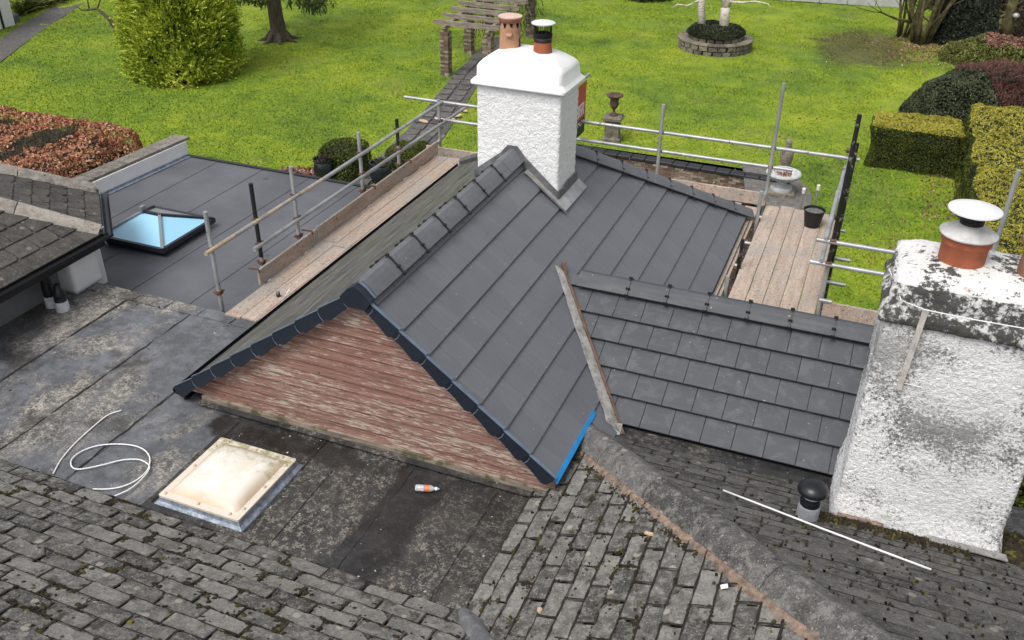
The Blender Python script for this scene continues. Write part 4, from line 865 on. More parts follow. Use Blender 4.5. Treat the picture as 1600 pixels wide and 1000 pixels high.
# hip caps on a crumbling mortar bed
hd_ = Vector((1,-1,TO)).normalized(); hnn = (Vector((-TO,0,1)).normalized()+Vector((0,TO,1)).normalized()); HL = .86
for i in range(6):
    s0 = .02+i*HL; m = frame(Vector(hz(0))+hd_*s0+Vector((0,0,.03+random.uniform(0,.012))), hd_, hnn) @ Matrix.Rotation(random.gauss(0,.01), 4, 'Z')
    me = ridge_mesh(HL-.008, .205, .085, .060, .03, M['stonehip'], 'hip_cap', n=12, flat=.75, jag=.006, seg=8); obj('hip_cap', me, None, old, m).data.polygons.foreach_set('use_smooth', [False]*len(me.polygons))
g = G(); rg = []
for i in range(90):
    c = Vector(hz(0))+hd_*(.02+i*.055); s = Vector((-.7071,-.7071,0)); w = random.uniform(.0,.035) if i > 12 else random.uniform(-.02,.0)
    b_ = random.uniform(-.008,.008); rg.append([c+s*(.232+w)+Vector((0,0,-.052+b_)), c+s*(.25+w*1.4)+Vector((0,0,-.10)), c+s*.1+Vector((0,0,-.11)), c+s*.1+Vector((0,0,-.03)), c+s*.20+Vector((0,0,-.030+b_))])
g.rings(rg); obj('mortar_bed', g, M['mortar'], old)
# lead valley between the two front slopes
g = G(); vd = Vector((1,-1,TO)).normalized(); vsd = Vector((.7071,.7071,0)); rg = []
for i in range(14):
    c = Vector(vz(-.06))+vd*(.0+i*.2); w = (.035 if i == 0 else .085)+random.uniform(-.008,.008); q_ = .012*sin(i*2.1)
    rg.append([c-vsd*w+Vector((0,0,.050)), c-vsd*w*.4+Vector((0,0,.074+q_)), c+vsd*w*.4+Vector((0,0,.072-q_)), c+vsd*w+Vector((0,0,.050)), c+vsd*w+Vector((0,0,.0)), c+Vector((0,0,-.02)), c-vsd*w+Vector((0,0,.0))])
g.rings(rg); obj('lead_valley', g, M['lead'], old, smooth=True, sharp=50)
# back gutter strip under the side roof
obj('gutter_strip', G().prism([(-2.1,YBk-.02,ZE-.01), (3.4,YBk-.02,ZE-.01), (3.4,8.1,ZE-.04), (-2.1,8.1,ZE-.04)], (0,0,.02)), M['felt_dark'], old)

# mouldy chimney
bx0, bx1, by0, by1 = .42, 1.77, 7.0, 7.93; ccx, ccy, chx, chy = (bx0+bx1)/2, (by0+by1)/2, (bx1-bx0)/2, (by1-by0)/2
ch2 = obj('chimney', rough_block(ccx, ccy, [(3.3,chx+.05,chy+.05,.06), (4.02,chx+.045,chy+.045,.06), (4.25,chx+.005,chy,.05), (6.07,chx,chy,.05)], .006, 26, .019, jit=lambda p: .0055*mn.noise(p*48)), M['render_dirty'], old, label='broad white roughcast chimney blackened by mould', smooth=True)
wob = lambda p: .012*mn.noise(p*7)+.006*mn.noise(p*25)
obj('chimney_cap', rough_block(ccx, ccy, [(6.05,chx+.01,chy+.01,.03), (6.065,chx+.035,chy+.035,.03), (6.15,chx+.035,chy+.035,.035), (6.185,chx+.01,chy+.01,.04), (6.20,chx-.01,chy-.01,.05), (6.37,chx-.015,chy-.02,.06), (6.385,chx-.02,chy-.025,.06)], .016, 9, .022, jit=wob), M['flaunch_edge'], ch2, smooth=True)
top_rows = [(6.36,chx-.03,chy-.03,.08), (6.395,chx-.03,chy-.03,.09), (6.425,chx-.08,chy-.06,.12), (6.46,chx-.2,chy-.16,.14), (6.485,chx-.36,chy-.28,.1)]
obj('flaunching', rough_block(ccx, ccy, top_rows, .014, 8, .025, jit=wob), M['flaunch'], ch2, smooth=True)
q = (.905, 7.46)
pot((q[0], q[1], 6.43), [(.172,0), (.174,.05), (.178,.20), (.190,.215), (.188,.29), (.17,.30)], M['terra'], ch2, label='squat orange clay pot under a wide steel cowl')
pot((q[0], q[1], 6.715), [(.216,.0), (.218,.010), (.165,.038), (.098,.085), (.088,.09)], M['steel_dull'], ch2, 'cowl_skirt', n=36)
pot((q[0], q[1], 6.80), [(.088,0), (.092,.03), (.086,.035), (.086,.06), (.092,.065), (.086,.08), (.084,.13)], M['black_metal'], ch2, 'cowl_neck')
pot((q[0], q[1], 6.915), [(.197,-.004), (.200,.0), (.198,.010), (.13,.036), (.05,.060), (.0,.066)], M['steel'], ch2, 'cowl_cap', n=36)
pot((1.475, 7.42, 6.42), [(.165,0), (.168,.1), (.16,.24), (.158,.25), (.205,.33), (.20,.36), (.15,.38), (.13,.3)], M['terra_old'], ch2, label='rusty brown clay pot at the picture edge')
g = G(); d_ = Vector((0,-1,0)); a, b = aty(1447,483,6.955), aty(1404,607,6.965)
g.prism([a+Vector((-.022,0,0)), a+Vector((.022,0,0)), b+Vector((.022,0,0)), b+Vector((-.022,0,0))], (0,-.02,0)); obj('batten', g, M['batten'], ch2)
cb = [aty(x, y, 6.94) for x, y in ((1408,469), (1425,476), (1446,484), (1480,491), (1520,499), (1560,506), (1600,513), (1640,522))]; obj('aerial_wire', G().tube([bx0_ for bx0_ in [Vector((bx0-.02,7.5,6.28))]]+cb, .005, 5), M['cable'], ch2)
obj('aerial_wire', G().tube([(bx0-.012,7.2,5.62), aty(1405,597,6.985), aty(1440,605,6.985)], .004, 4), M['cable'], ch2)
obj('lead_soaker', G().prism([(bx1-.55,by0-.045,zB(by0-.045)+.03), (bx1+.07,by0-.045,zB(by0-.045)+.03), (bx1+.07,by0-.17,zB(by0-.17)+.02), (bx1-.55,by0-.15,zB(by0-.15)+.02)], (0,0,.012)), M['lead_pale'], old)
obj('lead_soaker', G().prism([(bx0+.03,by0-.05,zB(by0-.05)+.03), (bx0+.42,by0-.05,zB(by0-.05)+.03), (bx0+.40,by0-.12,zB(by0-.12)+.02), (bx0+.02,by0-.12,zB(by0-.12)+.02)], (0,0,.012)), M['mortar'], old)

# dome rooflight
dl = obj('rooflight', G().rings([[Vector((x, y, z)) for x, y in ((-5.165+sx*a, 5.475+sy*b) for sx, sy in ((-1,-1), (1,-1), (1,1), (-1,1)))] for z, a, b in ((3.685,.515,.53), (3.70,.51,.52), (3.725,.475,.495), (3.772,.455,.478))]), M['lead_blue'], old, label='square acrylic dome rooflight, yellowed at its rim, in a grey lead kerb')
fr = G(); L1 = rr_loop(-5.165, 5.47, .464, .486, .02, 3.772); L2 = rr_loop(-5.165, 5.47, .464, .486, .02, 3.796); L3 = rr_loop(-5.165, 5.47, .385, .405, .02, 3.798)
fr.rings([L1, L2, L3, [p-Vector((0,0,.02)) for p in L3]]); 
def dome_mesh():
    g = G(); n = 22; vals = []
    for j in range(n+1):
        for i in range(n+1):
            a, b = 2*i/n-1, 2*j/n-1; e = max(abs(a), abs(b)); h = ((1-a**4)*(1-b**4))**.6; g.v.append((-5.165+.395*a, 5.47+.415*b, 3.797+.085*h)); vals.append(max(0, min(1, (e-.45)/.55)))
    for j in range(n):
        for i in range(n): g.f.append((j*(n+1)+i, j*(n+1)+i+1, (j+1)*(n+1)+i+1, (j+1)*(n+1)+i)); g.mi.append(0)
    me = g.mesh('dome', M['dome'], True); at_ = me.color_attributes.new('edge', 'FLOAT_COLOR', 'POINT')
    at_.data.foreach_set('color', [c for v in vals for c in (v, v, v, 1)]); return me
obj('dome', dome_mesh(), None, dl)
mf = fr.mesh('dome_frame', M['dome'], False); at_ = mf.color_attributes.new('edge', 'FLOAT_COLOR', 'POINT'); at_.data.foreach_set('color', [c for v in mf.vertices for c in (.66, .66, .66, 1)]); obj('dome_frame', mf, None, dl)
sc_ = G().lathe([(.017,0), (.016,.008), (.008,.014)], (0,0,0), 10).mesh('screw_cap', M['screw'], True)
for fx, fy in ((-.9,-.93), (-.05,-.93), (.75,-.93), (.92,-.7), (.92,.0), (.92,.75), (-.75,.93), (0,.93), (.7,.93), (-.92,.7), (-.92,0)):
    obj('screw_cap', sc_, None, dl, Matrix.Translation((-5.165+.455*fx, 5.47+.475*fy, 3.798)))
# vents
def vent_pipe(par, c, r, parts, lab=None):
    root = None
    for nm, prof, mat in parts:
        o = obj(nm, G().lathe([(a*r, z) for a, z in prof], c, 20), mat, root or par, smooth=True, sharp=40)
        if root is None:
            root = o
            if lab: o['label'] = lab
c = Vector((.19, 6.70, zB(6.70)-.02))
vent_pipe(old, c, .085, [('vent_pipe', [(1.15,0), (1.12,.17), (1.05,.18)], M['pvc_old']), ('vent_collar', [(1.03,.16), (1.06,.24), (1,.25), (.98,.27)], M['pvc_black']), ('vent_band', [(.93,.26), (.93,.325)], M['cable']), ('vent_cowl', [(.9,.31), (1.5,.32), (1.58,.335), (1.52,.36), (1.15,.395), (.7,.412), (.0,.418)], M['pvc_black'])], 'grey soil vent pipe with a glossy black mushroom cowl')
c = at(82,478,3.69)
vent_pipe(old, c, .075, [('vent_pipe', [(1.1,0), (1.05,.16)], M['pvc_grey']), ('vent_collar', [(.98,.15), (.98,.3), (.85,.46)], M['pvc_black']), ('vent_cowl', [(.9,.45), (1.62,.47), (1.68,.50), (1.5,.53), (.9,.545), (.0,.53)], M['pvc_black'])], 'black topped vent pipe with a flat cowl')
c = at(99,484,3.69)
vent_pipe(old, c, .078, [('vent_pipe', [(1.12,0), (1.06,.14)], M['pvc_grey']), ('vent_collar', [(1.0,.13), (1.03,.16), (.98,.165), (.98,.22), (1.02,.225), (.96,.25), (.7,.31), (.55,.33), (.45,.38), (.0,.385)], M['pvc_black'])], 'shorter black topped vent pipe without a cowl')

# black dirt packed under the tails and in the side joints of the old tiles
gd = G()
def packed(pl, spots, w, g_, th, lift, wid, region, tails=True):
    for (u, v, full, c) in spots:
        if out_of_view(c): continue
        n = 5; rows = []
        for i in range(n+1 if tails else 0):
            uu = u+w*i/n; o = wid*random.uniform(.35, 1.25); h0 = th+lift+th*1.02
            rows.append([pl.p(uu, v+.006, h0+th*.55), pl.p(uu, v-o*.5, h0+th*random.uniform(.1,.5)), pl.p(uu, v-o, h0-th*.1-.002)])
        b = len(gd.v); gd.v += [tuple(p) for r in rows for p in r]; f = [(b+3*i+k, b+3*i+k+1, b+3*i+k+4, b+3*i+k+3) for i in range(n if tails else 0) for k in (0, 1)]; gd.f += [tuple(reversed(q)) for q in f]; gd.mi += [0]*len(f)
        if full and random.random() < .8:
            rows = []
            for i in range(4):
                vv = v+g_*i/3*(1 if tails else .8); o = random.uniform(.005, .010) if tails else random.uniform(.003, .006); h0 = th+lift+th*(1-i/3.0)+th*random.uniform(.55, 1.0)
                rows.append([pl.p(u-o, vv, h0), pl.p(u+o*.6, vv, h0)])
            b = len(gd.v); gd.v += [tuple(p) for r in rows for p in r]; f = [(b+2*i, b+2*i+1, b+2*i+3, b+2*i+2) for i in range(3)]; gd.f += f; gd.mi += [0]*len(f)
packed(sO, spO, .40, .190, .020, -.028, .024, regO); packed(sM, spM, .40, .165*kS, .018, -.026, .020, regM); packed(sB, random.sample(spB, len(spB)*3//5), .40, .135*kS, .008, -.017, .006, regB, True)
tag(obj('joint_dirt', gd, M['bed']), 'black dirt and dead moss packed in the joints between the old stone tiles', 'dirt', kind='stuff')

# moss cushions in the joints of the old tiles
gm = G()
def cushion(c, r, n_, h):
    b = len(gm.v); t1 = n_.orthogonal().normalized(); t2 = n_.cross(t1); k = random.randint(6, 8); ph = random.uniform(0, 6); e = random.uniform(.6, 1.0)
    vs = [c-n_*.01+(t1*cos(2*pi*i/k+ph)+t2*sin(2*pi*i/k+ph)*e)*r*random.uniform(.75,1.25) for i in range(k)]
    vs += [c+n_*h*.75+(t1*cos(2*pi*i/k+ph)+t2*sin(2*pi*i/k+ph)*e)*r*random.uniform(.5,.85) for i in range(k)]+[c+n_*h*random.uniform(.9,1.3)]
    gm.add(vs, [(i,(i+1)%k,k+(i+1)%k,k+i) for i in range(k)]+[(k+i,k+(i+1)%k,2*k) for i in range(k)])
def mossy(pl, gw, gg, rows, u0, u1, v0, dens, rr, region, dens_fn):
    region = ccw(region)
    for r in range(rows):
        v = v0+r*gg; off = .5*gw if r % 2 else 0
        for k in range(int(u0/gw)-1, int(u1/gw)+2):
            u = k*gw+off
            for _ in range(int(random.expovariate(1/dens))):
                if random.random() < .62: a, b = u+random.uniform(0, gw), v+random.gauss(-.008, .010)        # along the tails
                else: a, b = u+random.gauss(0, .010), v+random.uniform(0, gg)                                # in the side joints
                if len(clip_poly([(a,b), (a+.001,b), (a,b+.001)], region)) < 3: continue
                c = pl.p(a, b, .006); f = dens_fn(c)
                if random.random() > f or out_of_view(c): continue
                m = random.randint(1, 7); w_ = random.choice((.6, .8, 1, 1.4))
                for _ in range(m): cushion(c+pl.u*random.gauss(0,.030)+pl.v*random.gauss(0,.008), random.uniform(*rr)*w_, pl.n, random.uniform(.005,.014)*w_)
nz = lambda c, s, o=0: mn.noise(Vector((c.x*s+o, c.y*s, o)))
mossy(sO, .40, .190, 14, 1.9, 8.3, -.05, 10.0, (.008, .026), regO, lambda c: min(1, max(.12, .55+1.5*nz(c, 1.1)+.25*(c.y-3.9))))
mossy(sM, .40, .165*kS, 20, -7.6, 0, -.05, 7.5, (.006, .018), regM, lambda c: min(1, max(.15, .45+1.2*nz(c, 1.3, 4))))
for _ in range(700):                                            # loose tufts on the faces of the tiles
    a, b = random.uniform(1.9, 8.0), random.uniform(0, 2.4); c = sO.p(a, b, .008)
    if c.x < XM and c.y < YL and c.x+c.y < XM+YL and not out_of_view(c):
        if random.random() < .25+1.6*nz(c, 1.1): cushion(c, random.uniform(.006, .028), sO.n, random.uniform(.005, .016))
for _ in range(230):
    t, q_ = random.uniform(.2, 3.2), random.uniform(0, 2.7); x, y = XM+random.uniform(0, 2.6), random.uniform(3.9, 7.6); c = Vector((x, y, zM(x)+.012))
    if x-XM > YL-y+.05 and x-XM < YBk-y-.3 and not out_of_view(c): cushion(c, random.uniform(.004, .018), sM.n, random.uniform(.004, .010))
for _ in range(330):
    t = random.uniform(0, 2.8); c = Vector(hz(0))+hd_*t+Vector((-.72,-.72,0))*.28*random.uniform(.93,1.12); c.z = zM(c.x)+.005; cushion(c, random.uniform(.006,.018), sM.n, random.uniform(.006,.018))
for _ in range(900):                                            # bank of moss at the foot of the mouldy chimney
    x = random.uniform(.25, 1.55); y = by0-.07-abs(random.gauss(0,.07))-.05*max(0, 1.0-abs(x-.8))
    if x < .5: y -= .03
    cushion(Vector((x, y, zB(y)+.006)), random.uniform(.008,.024), sB.n, random.uniform(.008,.03))
for _ in range(500):
    x = random.uniform(1.86, 2.7); y = by0-.05+random.gauss(.15,.10); cushion(Vector((x, y, zB(y)+.006)), random.uniform(.02,.055), sB.n, random.uniform(.01,.04))
for _ in range(900):
    x = random.uniform(1.80, 3.4); y = random.uniform(6.95, 7.6); c = Vector((x, y, zB(y)+.006))
    if nz(c, 2.2, 5) > -.15: cushion(c, random.uniform(.02,.06), sB.n, random.uniform(.01,.05))
for _ in range(240):
    x, y = random.uniform(-.4, 2.6), random.uniform(5.2, 6.9); c = Vector((x, y, zB(y)+.004))
    if x-XM > YBk-y+.25: cushion(c, random.uniform(.006,.02), sB.n, random.uniform(.005,.016))
tag(obj('moss', gm, M['moss']), 'dark brown and green moss cushions growing in the joints of the old stone tiles', 'moss', kind='stuff')

# ================================================================== FLAT-ROOFED EXTENSION with glass lantern and parapet
ext = thing('flat_roof_extension', 'flat roofed extension under dark grey membrane with a blue glass lantern', 'building', (-9.5, 10.7, 0))
obj('wall', G().box(-12.2, -6.4, 8.2, 13.0, -.45, 3.38), M['render'], ext)
mem = obj('membrane', G().prism([(-12.15,8.18,3.40), (-6.35,8.18,3.40), (-6.35,13.08,3.40), (-11.9,13.08,3.40)], (0,0,.095)), M['membrane'], ext)
for i, x in enumerate((-11.2, -10.2, -9.2, -8.2, -7.2)):
    obj('membrane_seam', G().box(x, x+.055, 8.3, 13.03, 3.496, 3.502), M['membrane'], mem)
obj('membrane_upstand', G().prism([(-10.1,8.19,3.497), (-6.6,8.19,3.497), (-6.6,8.19,3.66), (-10.1,8.19,3.66)], (0,.035,0)).prism([(-10.1,8.225,3.497), (-6.6,8.225,3.497), (-6.6,8.36,3.503), (-10.1,8.36,3.503)], (0,0,.004)), M['felt_dark'], ext)
obj('edge_trim', G().box(-11.9, -6.35, 13.04, 13.12, 3.40, 3.515), M['gutter'], ext)
par = obj('parapet', G().prism([(-12.22,10.2,3.4), (-12.00,10.2,3.4), (-11.86,13.10,3.4), (-12.08,13.10,3.4)], (0,0,.375)), M['smooth_white'], ext, label='white inner face of the low parapet')
for k in range(4):
    y0_, y1_ = 10.15+k*.77, 10.15+(k+1)*.77-.012; f = lambda y: -12.11+.155*(y-10.2)/2.9-.01
    obj('coping_stone', G().prism([(f(y0_)-.25,y0_,3.776), (f(y0_)+.085,y0_,3.776), (f(y1_)+.085,y1_,3.776), (f(y1_)-.25,y1_,3.776)], (0,0,.05)), M['coping'], par)
obj('flashing', G().prism([(-11.985,10.2,3.497), (-11.90,10.2,3.50), (-11.76,13.08,3.50), (-11.845,13.08,3.497)], (0,0,.012)).prism([(-11.995,10.2,3.50), (-11.98,10.2,3.50), (-11.84,13.08,3.50), (-11.855,13.08,3.50)], (0,0,.04)), M['lead_blue'], ext)
# lantern
A0, A1, B0, B1, zk, za = -10.60, -9.42, 9.50, 10.68, 3.63, 3.85
lan = obj('lantern', G().box(A0+.05, A1-.05, B0+.05, B1-.05, 3.49, zk-.01), M['alu'], ext, label='pyramid glass roof lantern with sky blue panes')
e0, e1 = Vector((A0+.36, (B0+B1)/2, za)), Vector((A1-.50, (B0+B1)/2, za)); c4 = [Vector(p) for p in ((A0,B0,zk), (A1,B0,zk), (A1,B1,zk), (A0,B1,zk))]
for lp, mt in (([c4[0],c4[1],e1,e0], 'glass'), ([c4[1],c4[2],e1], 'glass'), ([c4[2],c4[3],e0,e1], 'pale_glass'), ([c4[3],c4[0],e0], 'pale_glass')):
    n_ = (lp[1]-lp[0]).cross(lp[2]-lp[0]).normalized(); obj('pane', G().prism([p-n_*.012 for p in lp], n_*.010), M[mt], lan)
for a, b, mt in ((c4[0],e0,'alu_pale'), (c4[1],e1,'alu_pale'), (c4[2],e1,'alu'), (c4[3],e0,'alu'), (e0-Vector((.02,0,0)),e1+Vector((.02,0,0)),'alu')):
    d = (b-a); obj('rafter', G().box(-.01, d.length+.01, -.022, .022, -.012, .030, frame(a, d, (0,0,1))), M[mt], lan)
for a, b in ((c4[0],c4[1]), (c4[1],c4[2]), (c4[2],c4[3]), (c4[3],c4[0])):
    d = b-a; obj('eaves_beam', G().box(-.03, d.length+.03, -.032, .02, -.06, .012, frame(a, d, (0,0,1))), M['alu'], lan)
obj('finial', G().box(e0.x-.025, e0.x+.025, e0.y-.05, e0.y+.05, za, za+.10), M['alu_pale'], lan)

# ================================================================== LEFT WING with a canted, hipped tile roof
wing = thing('tiled_wing', 'low house wing at left with canted grey tiled roof, lichened ridge stones and black gutter', 'building', (-10.6, 7.4, 0))
P0, P1, P2 = Vector((-9.32, 4.4, 4.40)), Vector((-9.34, 8.42, 4.40)), Vector((-10.43, 9.51, 4.40)); P3 = Vector((-14.5, 9.55, 4.40))
h1, h2 = Vector((-1.04,-.585,.46)), Vector((-.885,-.82,.485)); Q1, Q2 = P1+h1*3.2, P2+h2*3.2
w1 = Plane(P0, (0,1,0), Vector((-1,0,.425))); w2 = Plane(P1, P2-P1, (Q1-P1)); w3 = Plane(P2, P3-P2, (0,-1,.6))
slw = [obj('roof_slope', G().prism([drop(p, .05) for p in lp], (0,0,-.04)), M['bed'], wing) for lp in ([P0,P1,Q1,Vector((Q1.x,4.4,Q1.z))], [P1,P2,Q2,Q1], [P2,P3,Vector((P3.x,Q2.y,Q2.z)),Q2])]
gw = .262; tmw = rect_meshes(.335, gw, .018, M['stoneW'], 1.25, .007, 6, (.003, 0))
def out_left(c):
    q = AX @ (np.array(c)-CAM); u, v = q[0]/q[2]*F+800, q[1]/q[2]*F+500; return u < -60
gW = [G(), G(), G()]
def way_left(c):
    q = AX @ (np.array(c)-CAM); return q[2] < .5 or q[0]/q[2]*F+800 < -1100
tile_field(w1, [w1.uv(p) for p in (P0+Vector((.03,0,-.01)), P1+Vector((.03,0,-.01)), Q1, Vector((Q1.x,4.4,Q1.z)))], .335, gw, .018, -.03, 14, 0, 4.2, slw[0], M['stoneW'], meshes=tmw, gap=.007, jit=(.003, .004), skip=way_left, rest=(out_left, gW[0]), lift=-.02)
if gW[0].v: obj('outer_roof_tile', gW[0], M['stoneW'], slw[0], kind='stuff')
gw2 = .225; tmw2 = rect_meshes(.26, gw2, .016, M['stoneW'], 1.25, .007, 6, (.003, 0))
tile_field(w2, [w2.uv(p) for p in (P1, P2, Q2, Q1)], .26, gw2, .016, -.02, 16, 0, 3.5, slw[1], M['stoneW'], meshes=tmw2, gap=.007, jit=(.003, .004), skip=way_left, rest=(out_left, gW[1]), lift=-.02)
if gW[1].v: obj('outer_roof_tile', gW[1], M['stoneW'], slw[1], kind='stuff')
tile_field(w3, [w3.uv(p) for p in (P2, P3, Vector((P3.x,Q2.y,Q2.z)), Q2)], .335, gw, .018, -.02, 10, 0, 5, slw[2], M['stoneW'], meshes=tmw, gap=.007, jit=(.003, .004), skip=way_left, rest=(out_left, gW[2]), lift=-.02)
if gW[2].v: obj('outer_roof_tile', gW[2], M['stoneW'], slw[2], kind='stuff')
for P_a, hv, nn_ in ((P1, h1, w1.n+w2.n), (P2, h2, w2.n+w3.n)):
    hv = hv.normalized(); s0 = .02
    for L in (1.05, .95, 1.0): obj('ridge_stone', ridge_mesh(L-.012, .125, .075, .05, .03, M['ridgeW'], 'ridge_stone', n=10, flat=.8, jag=.005, seg=8), None, wing, frame(P_a+hv*s0+Vector((0,0,.03)), hv, nn_)); s0 += L
obj('gutter', gutter(P1.x+.03, 4.4, 8.47, 4.38, 1), M['gutter'], wing)
d = (P2-P1); fm = frame(P1, d, (0,0,1)); g = gutter(0, 0, d.length, 0, 1); g.v = [tuple(fm @ Vector((p[1], -p[0]-.02, p[2]-.02))) for p in g.v]; obj('gutter', g, M['gutter'], wing)
obj('fascia', G().box(P1.x-.03, P1.x, 4.4, 8.42, 4.20, 4.38).prism([P1+Vector((0,0,-.2)), P2+Vector((0,0,-.2)), P2+Vector((0,0,-.03)), P1+Vector((0,0,-.03))], (-.02,-.02,0)), M['gutter'], wing)
obj('gutter_clip', G().lathe([(.035,0), (.035,.012), (.02,.014)], P1+Vector((.02,-.02,.07)), 14), M['alu_pale'], wing)
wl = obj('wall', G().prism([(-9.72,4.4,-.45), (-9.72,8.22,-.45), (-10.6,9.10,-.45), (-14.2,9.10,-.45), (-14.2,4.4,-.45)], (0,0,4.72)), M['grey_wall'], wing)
obj('wall_pier', rough_block(-9.62, 8.10, [(3.69,.17,.24,.02), (4.33,.16,.23,.02)], .004, 12, .05), M['smooth_white'], wing, label='white rendered pier below the gutter', smooth=True)
obj('wall_return', G().box(-9.80, -9.62, 8.345, 8.56, 3.5, 4.3), M['smooth_white'], wing)

# ================================================================== SCAFFOLDS
TR = .030
def tube(par, a, b, mat='tube', name='scaffold_tube'): 
    o = obj(name, G().tube([a, b], TR, 10), M[mat], par, smooth=True, sharp=50); return o
cme = G()
cme.box(-.042, .042, -.036, .036, -.026, .026); cme.box(-.03, .03, .03, .062, -.012, .012); cme.box(-.06, -.035, -.014, .014, -.012, .012); cme.tube([(.04,-.02,0), (.085,-.02,0)], .009, 6); cme.tube([(-.02,.03,0), (-.02,.08,0)], .009, 6)
cme = cme.mesh('coupler', M['coupler'])
def coupler(par, p, r=0.0): obj('coupler', cme, None, par, Matrix.Translation(Vector(p)) @ Matrix.Rotation(r, 4, 'Z') @ Matrix.Rotation(random.uniform(-.3,.3), 4, 'X'))
def board(par, x0, x1, y0, y1, z, mat='board', name='scaffold_board', t=.038):
    g = G(); m = Matrix.Translation((0,0,random.uniform(0,.006))); L = max(x1-x0, y1-y0); n = max(3, int(L/.5))
    along_y = (y1-y0) > (x1-x0); ring = []
    for i in range(n+1):
        f = i/n; w = random.gauss(0, .0025)
        if along_y: y = y0+(y1-y0)*f; ring.append([Vector(p) for p in ((x0+w,y,z-t), (x1+w,y,z-t), (x1+w,y,z-.004), (x1-.005+w,y,z+w*.5), (x0+.005+w,y,z+w*.5), (x0+w,y,z-.004))])
        else: x = x0+(x1-x0)*f; ring.append([Vector(p) for p in ((x,y1+w,z-t), (x,y0+w,z-t), (x,y0+w,z-.004), (x,y0+.005+w,z+w*.5), (x,y1-.005+w,z+w*.5), (x,y1+w,z-.004))])
    g.rings(ring); return obj(name, g, M[mat], par)
XP = -7.47; BY = 15.1
lsc = thing('scaffold', 'tube and board scaffold along the left eaves beside the dark flat roof', 'scaffold', (XP, 11.5, 3.5), 'scaffolds round the new roof')
lp = [(8.36, 3.5, 5.05, 'tube'), (9.31, 3.5, 5.07, 'tube_dark'), (10.23, 3.5, 4.98, 'tube'), (12.10, 3.5, 4.89, 'tube'), (13.36, -.45, 4.72, 'tube_dark'), (14.98, -.45, 4.60, 'tube')]
for y, z0, z1, mt in lp:
    if mt == 'tube_dark':
        tube(lsc, (XP,y,z1), (XP,y,3.98 if y < 10 else 4.25), 'tube_dark', 'standard'); tube(lsc, (XP,y,3.979 if y < 10 else 4.249), (XP,y,z0), 'tube', 'standard')
    else: tube(lsc, (XP,y,z0), (XP,y,z1), mt, 'standard')
    if y < 14: coupler(lsc, (XP+.02,y,4.545), pi/2); coupler(lsc, (XP+.0,y,3.90), pi/2)
    if 9 < y < 15: coupler(lsc, (XP+.02,y,4.19), pi/2)
    if 9 < y < 14: tube(lsc, (XP+.005,y-.055,3.665), (-6.55,y-.055,3.665), 'tube', 'transom')
tube(lsc, (XP+.052,8.18,4.555), (XP+.052,10.9,4.54), 'tube_cream', 'guard_rail'); tube(lsc, (XP+.052,10.901,4.54), (XP+.052,15.02,4.55), 'tube', 'guard_rail'); tube(lsc, (XP+.052,9.12,4.19), (XP+.052,16.2,4.14), 'tube', 'guard_rail')
bx_ = [-7.285, -7.040, -6.795, -6.555]
for i in range(3):
    a, b = bx_[i]+.003, bx_[i+1]-.003
    board(lsc, a, b, 8.17+.02*i, 10.55 if i != 1 else 10.45, 3.715); board(lsc, a, b, 10.56 if i != 1 else 10.46, 14.45, 3.722)
for a, b, dz in ((8.99, 10.44, 0), (10.45, 14.52, .012)):
    g = G(); g.bbox(-7.325, -7.289, a, b, 3.725, 3.955+dz, .004); obj('toe_board', g, M['board'], lsc)
obj('end_band', G().box(-7.288, -7.284, 10.452, 10.475, 3.73, 3.97).box(-7.33, -7.284, 10.452, 10.52, 3.967, 3.972), M['band'], lsc)
for y in (8.97, 10.29, 12.16, 13.42):
    obj('board_clip', G().tube([(XP+.02,y,3.97), (-7.27,y,3.985), (-7.265,y,3.93)], .012, 6), M['coupler'], lsc)
obj('inner_standard', G().tube([at(437,475,3.6), aty(434,456,at(437,475,3.6).y)], TR*.9, 8), M['tube_dark'], lsc)
board(lsc, -7.60, -5.9, 14.66, 14.70, 3.80, name='toe_board', t=.21)
tube(lsc, (XP+.03,14.60,3.80), (XP-.02,15.2,3.82), 'tube', 'transom'); tube(lsc, (-7.75,14.05,3.60), (-7.3,14.05,3.60), 'tube', 'transom')
# back rails
rsc = thing('scaffold', 'tube and board scaffold with a wide deck at the right hand eaves', 'scaffold', (-.8, 13.3, 3.5), 'scaffolds round the new roof')
BR = BY+.055
zt, zw = aty(1100,216,BR).z, aty(1100,246,BR).z
tube(rsc, (aty(632,150,BR).x, BR, zt), (-4.3, BR, zt), 'tube', 'guard_rail'); tube(rsc, (-4.299, BR, zt), (-.02, BR, zt), 'tube', 'guard_rail')
tube(rsc, (aty(680,187,BR).x, BR, zw), (-4.3, BR, zw), 'tube', 'guard_rail'); tube(rsc, (-4.299, BR, zw), (-1.02, BR, zw), 'tube', 'guard_rail')
for px, py, mt in ((1225,130,'tube'), (1037,163,'tube')):
    p = aty(px, py, BY); tube(rsc, (p.x,BY,-.45), (p.x,BY,p.z), mt, 'standard'); coupler(rsc, (p.x,BR,zt)); coupler(rsc, (p.x,BR,zw))
tube(rsc, (-5.2,BY,-.45), (-5.2,BY,5.0), 'tube', 'standard')
xb = aty(1225,130,BY).x
board(rsc, -4.6, xb+.02, BY-.10, BY-.06, 3.74, name='toe_board', t=.22)
tube(rsc, (xb,BY-.2,3.735), (xb,BY+.05,3.735), 'tube', 'transom')
for i in range(9): board(rsc, -6.4+.55*i if False else -6.5, -1.75, 14.56+.0*i, 14.79, 3.50) if i == 0 else None
board(rsc, -6.5, -1.75, 14.795, 15.03, 3.50)
ZD = 3.50
x0, x1 = -1.345, -.165; wB = (x1-x0)/5
for i in range(5): board(rsc, x0+wB*i+.004, x0+wB*(i+1)-.004, 10.6, 15.12+random.uniform(-.06,.05), ZD)
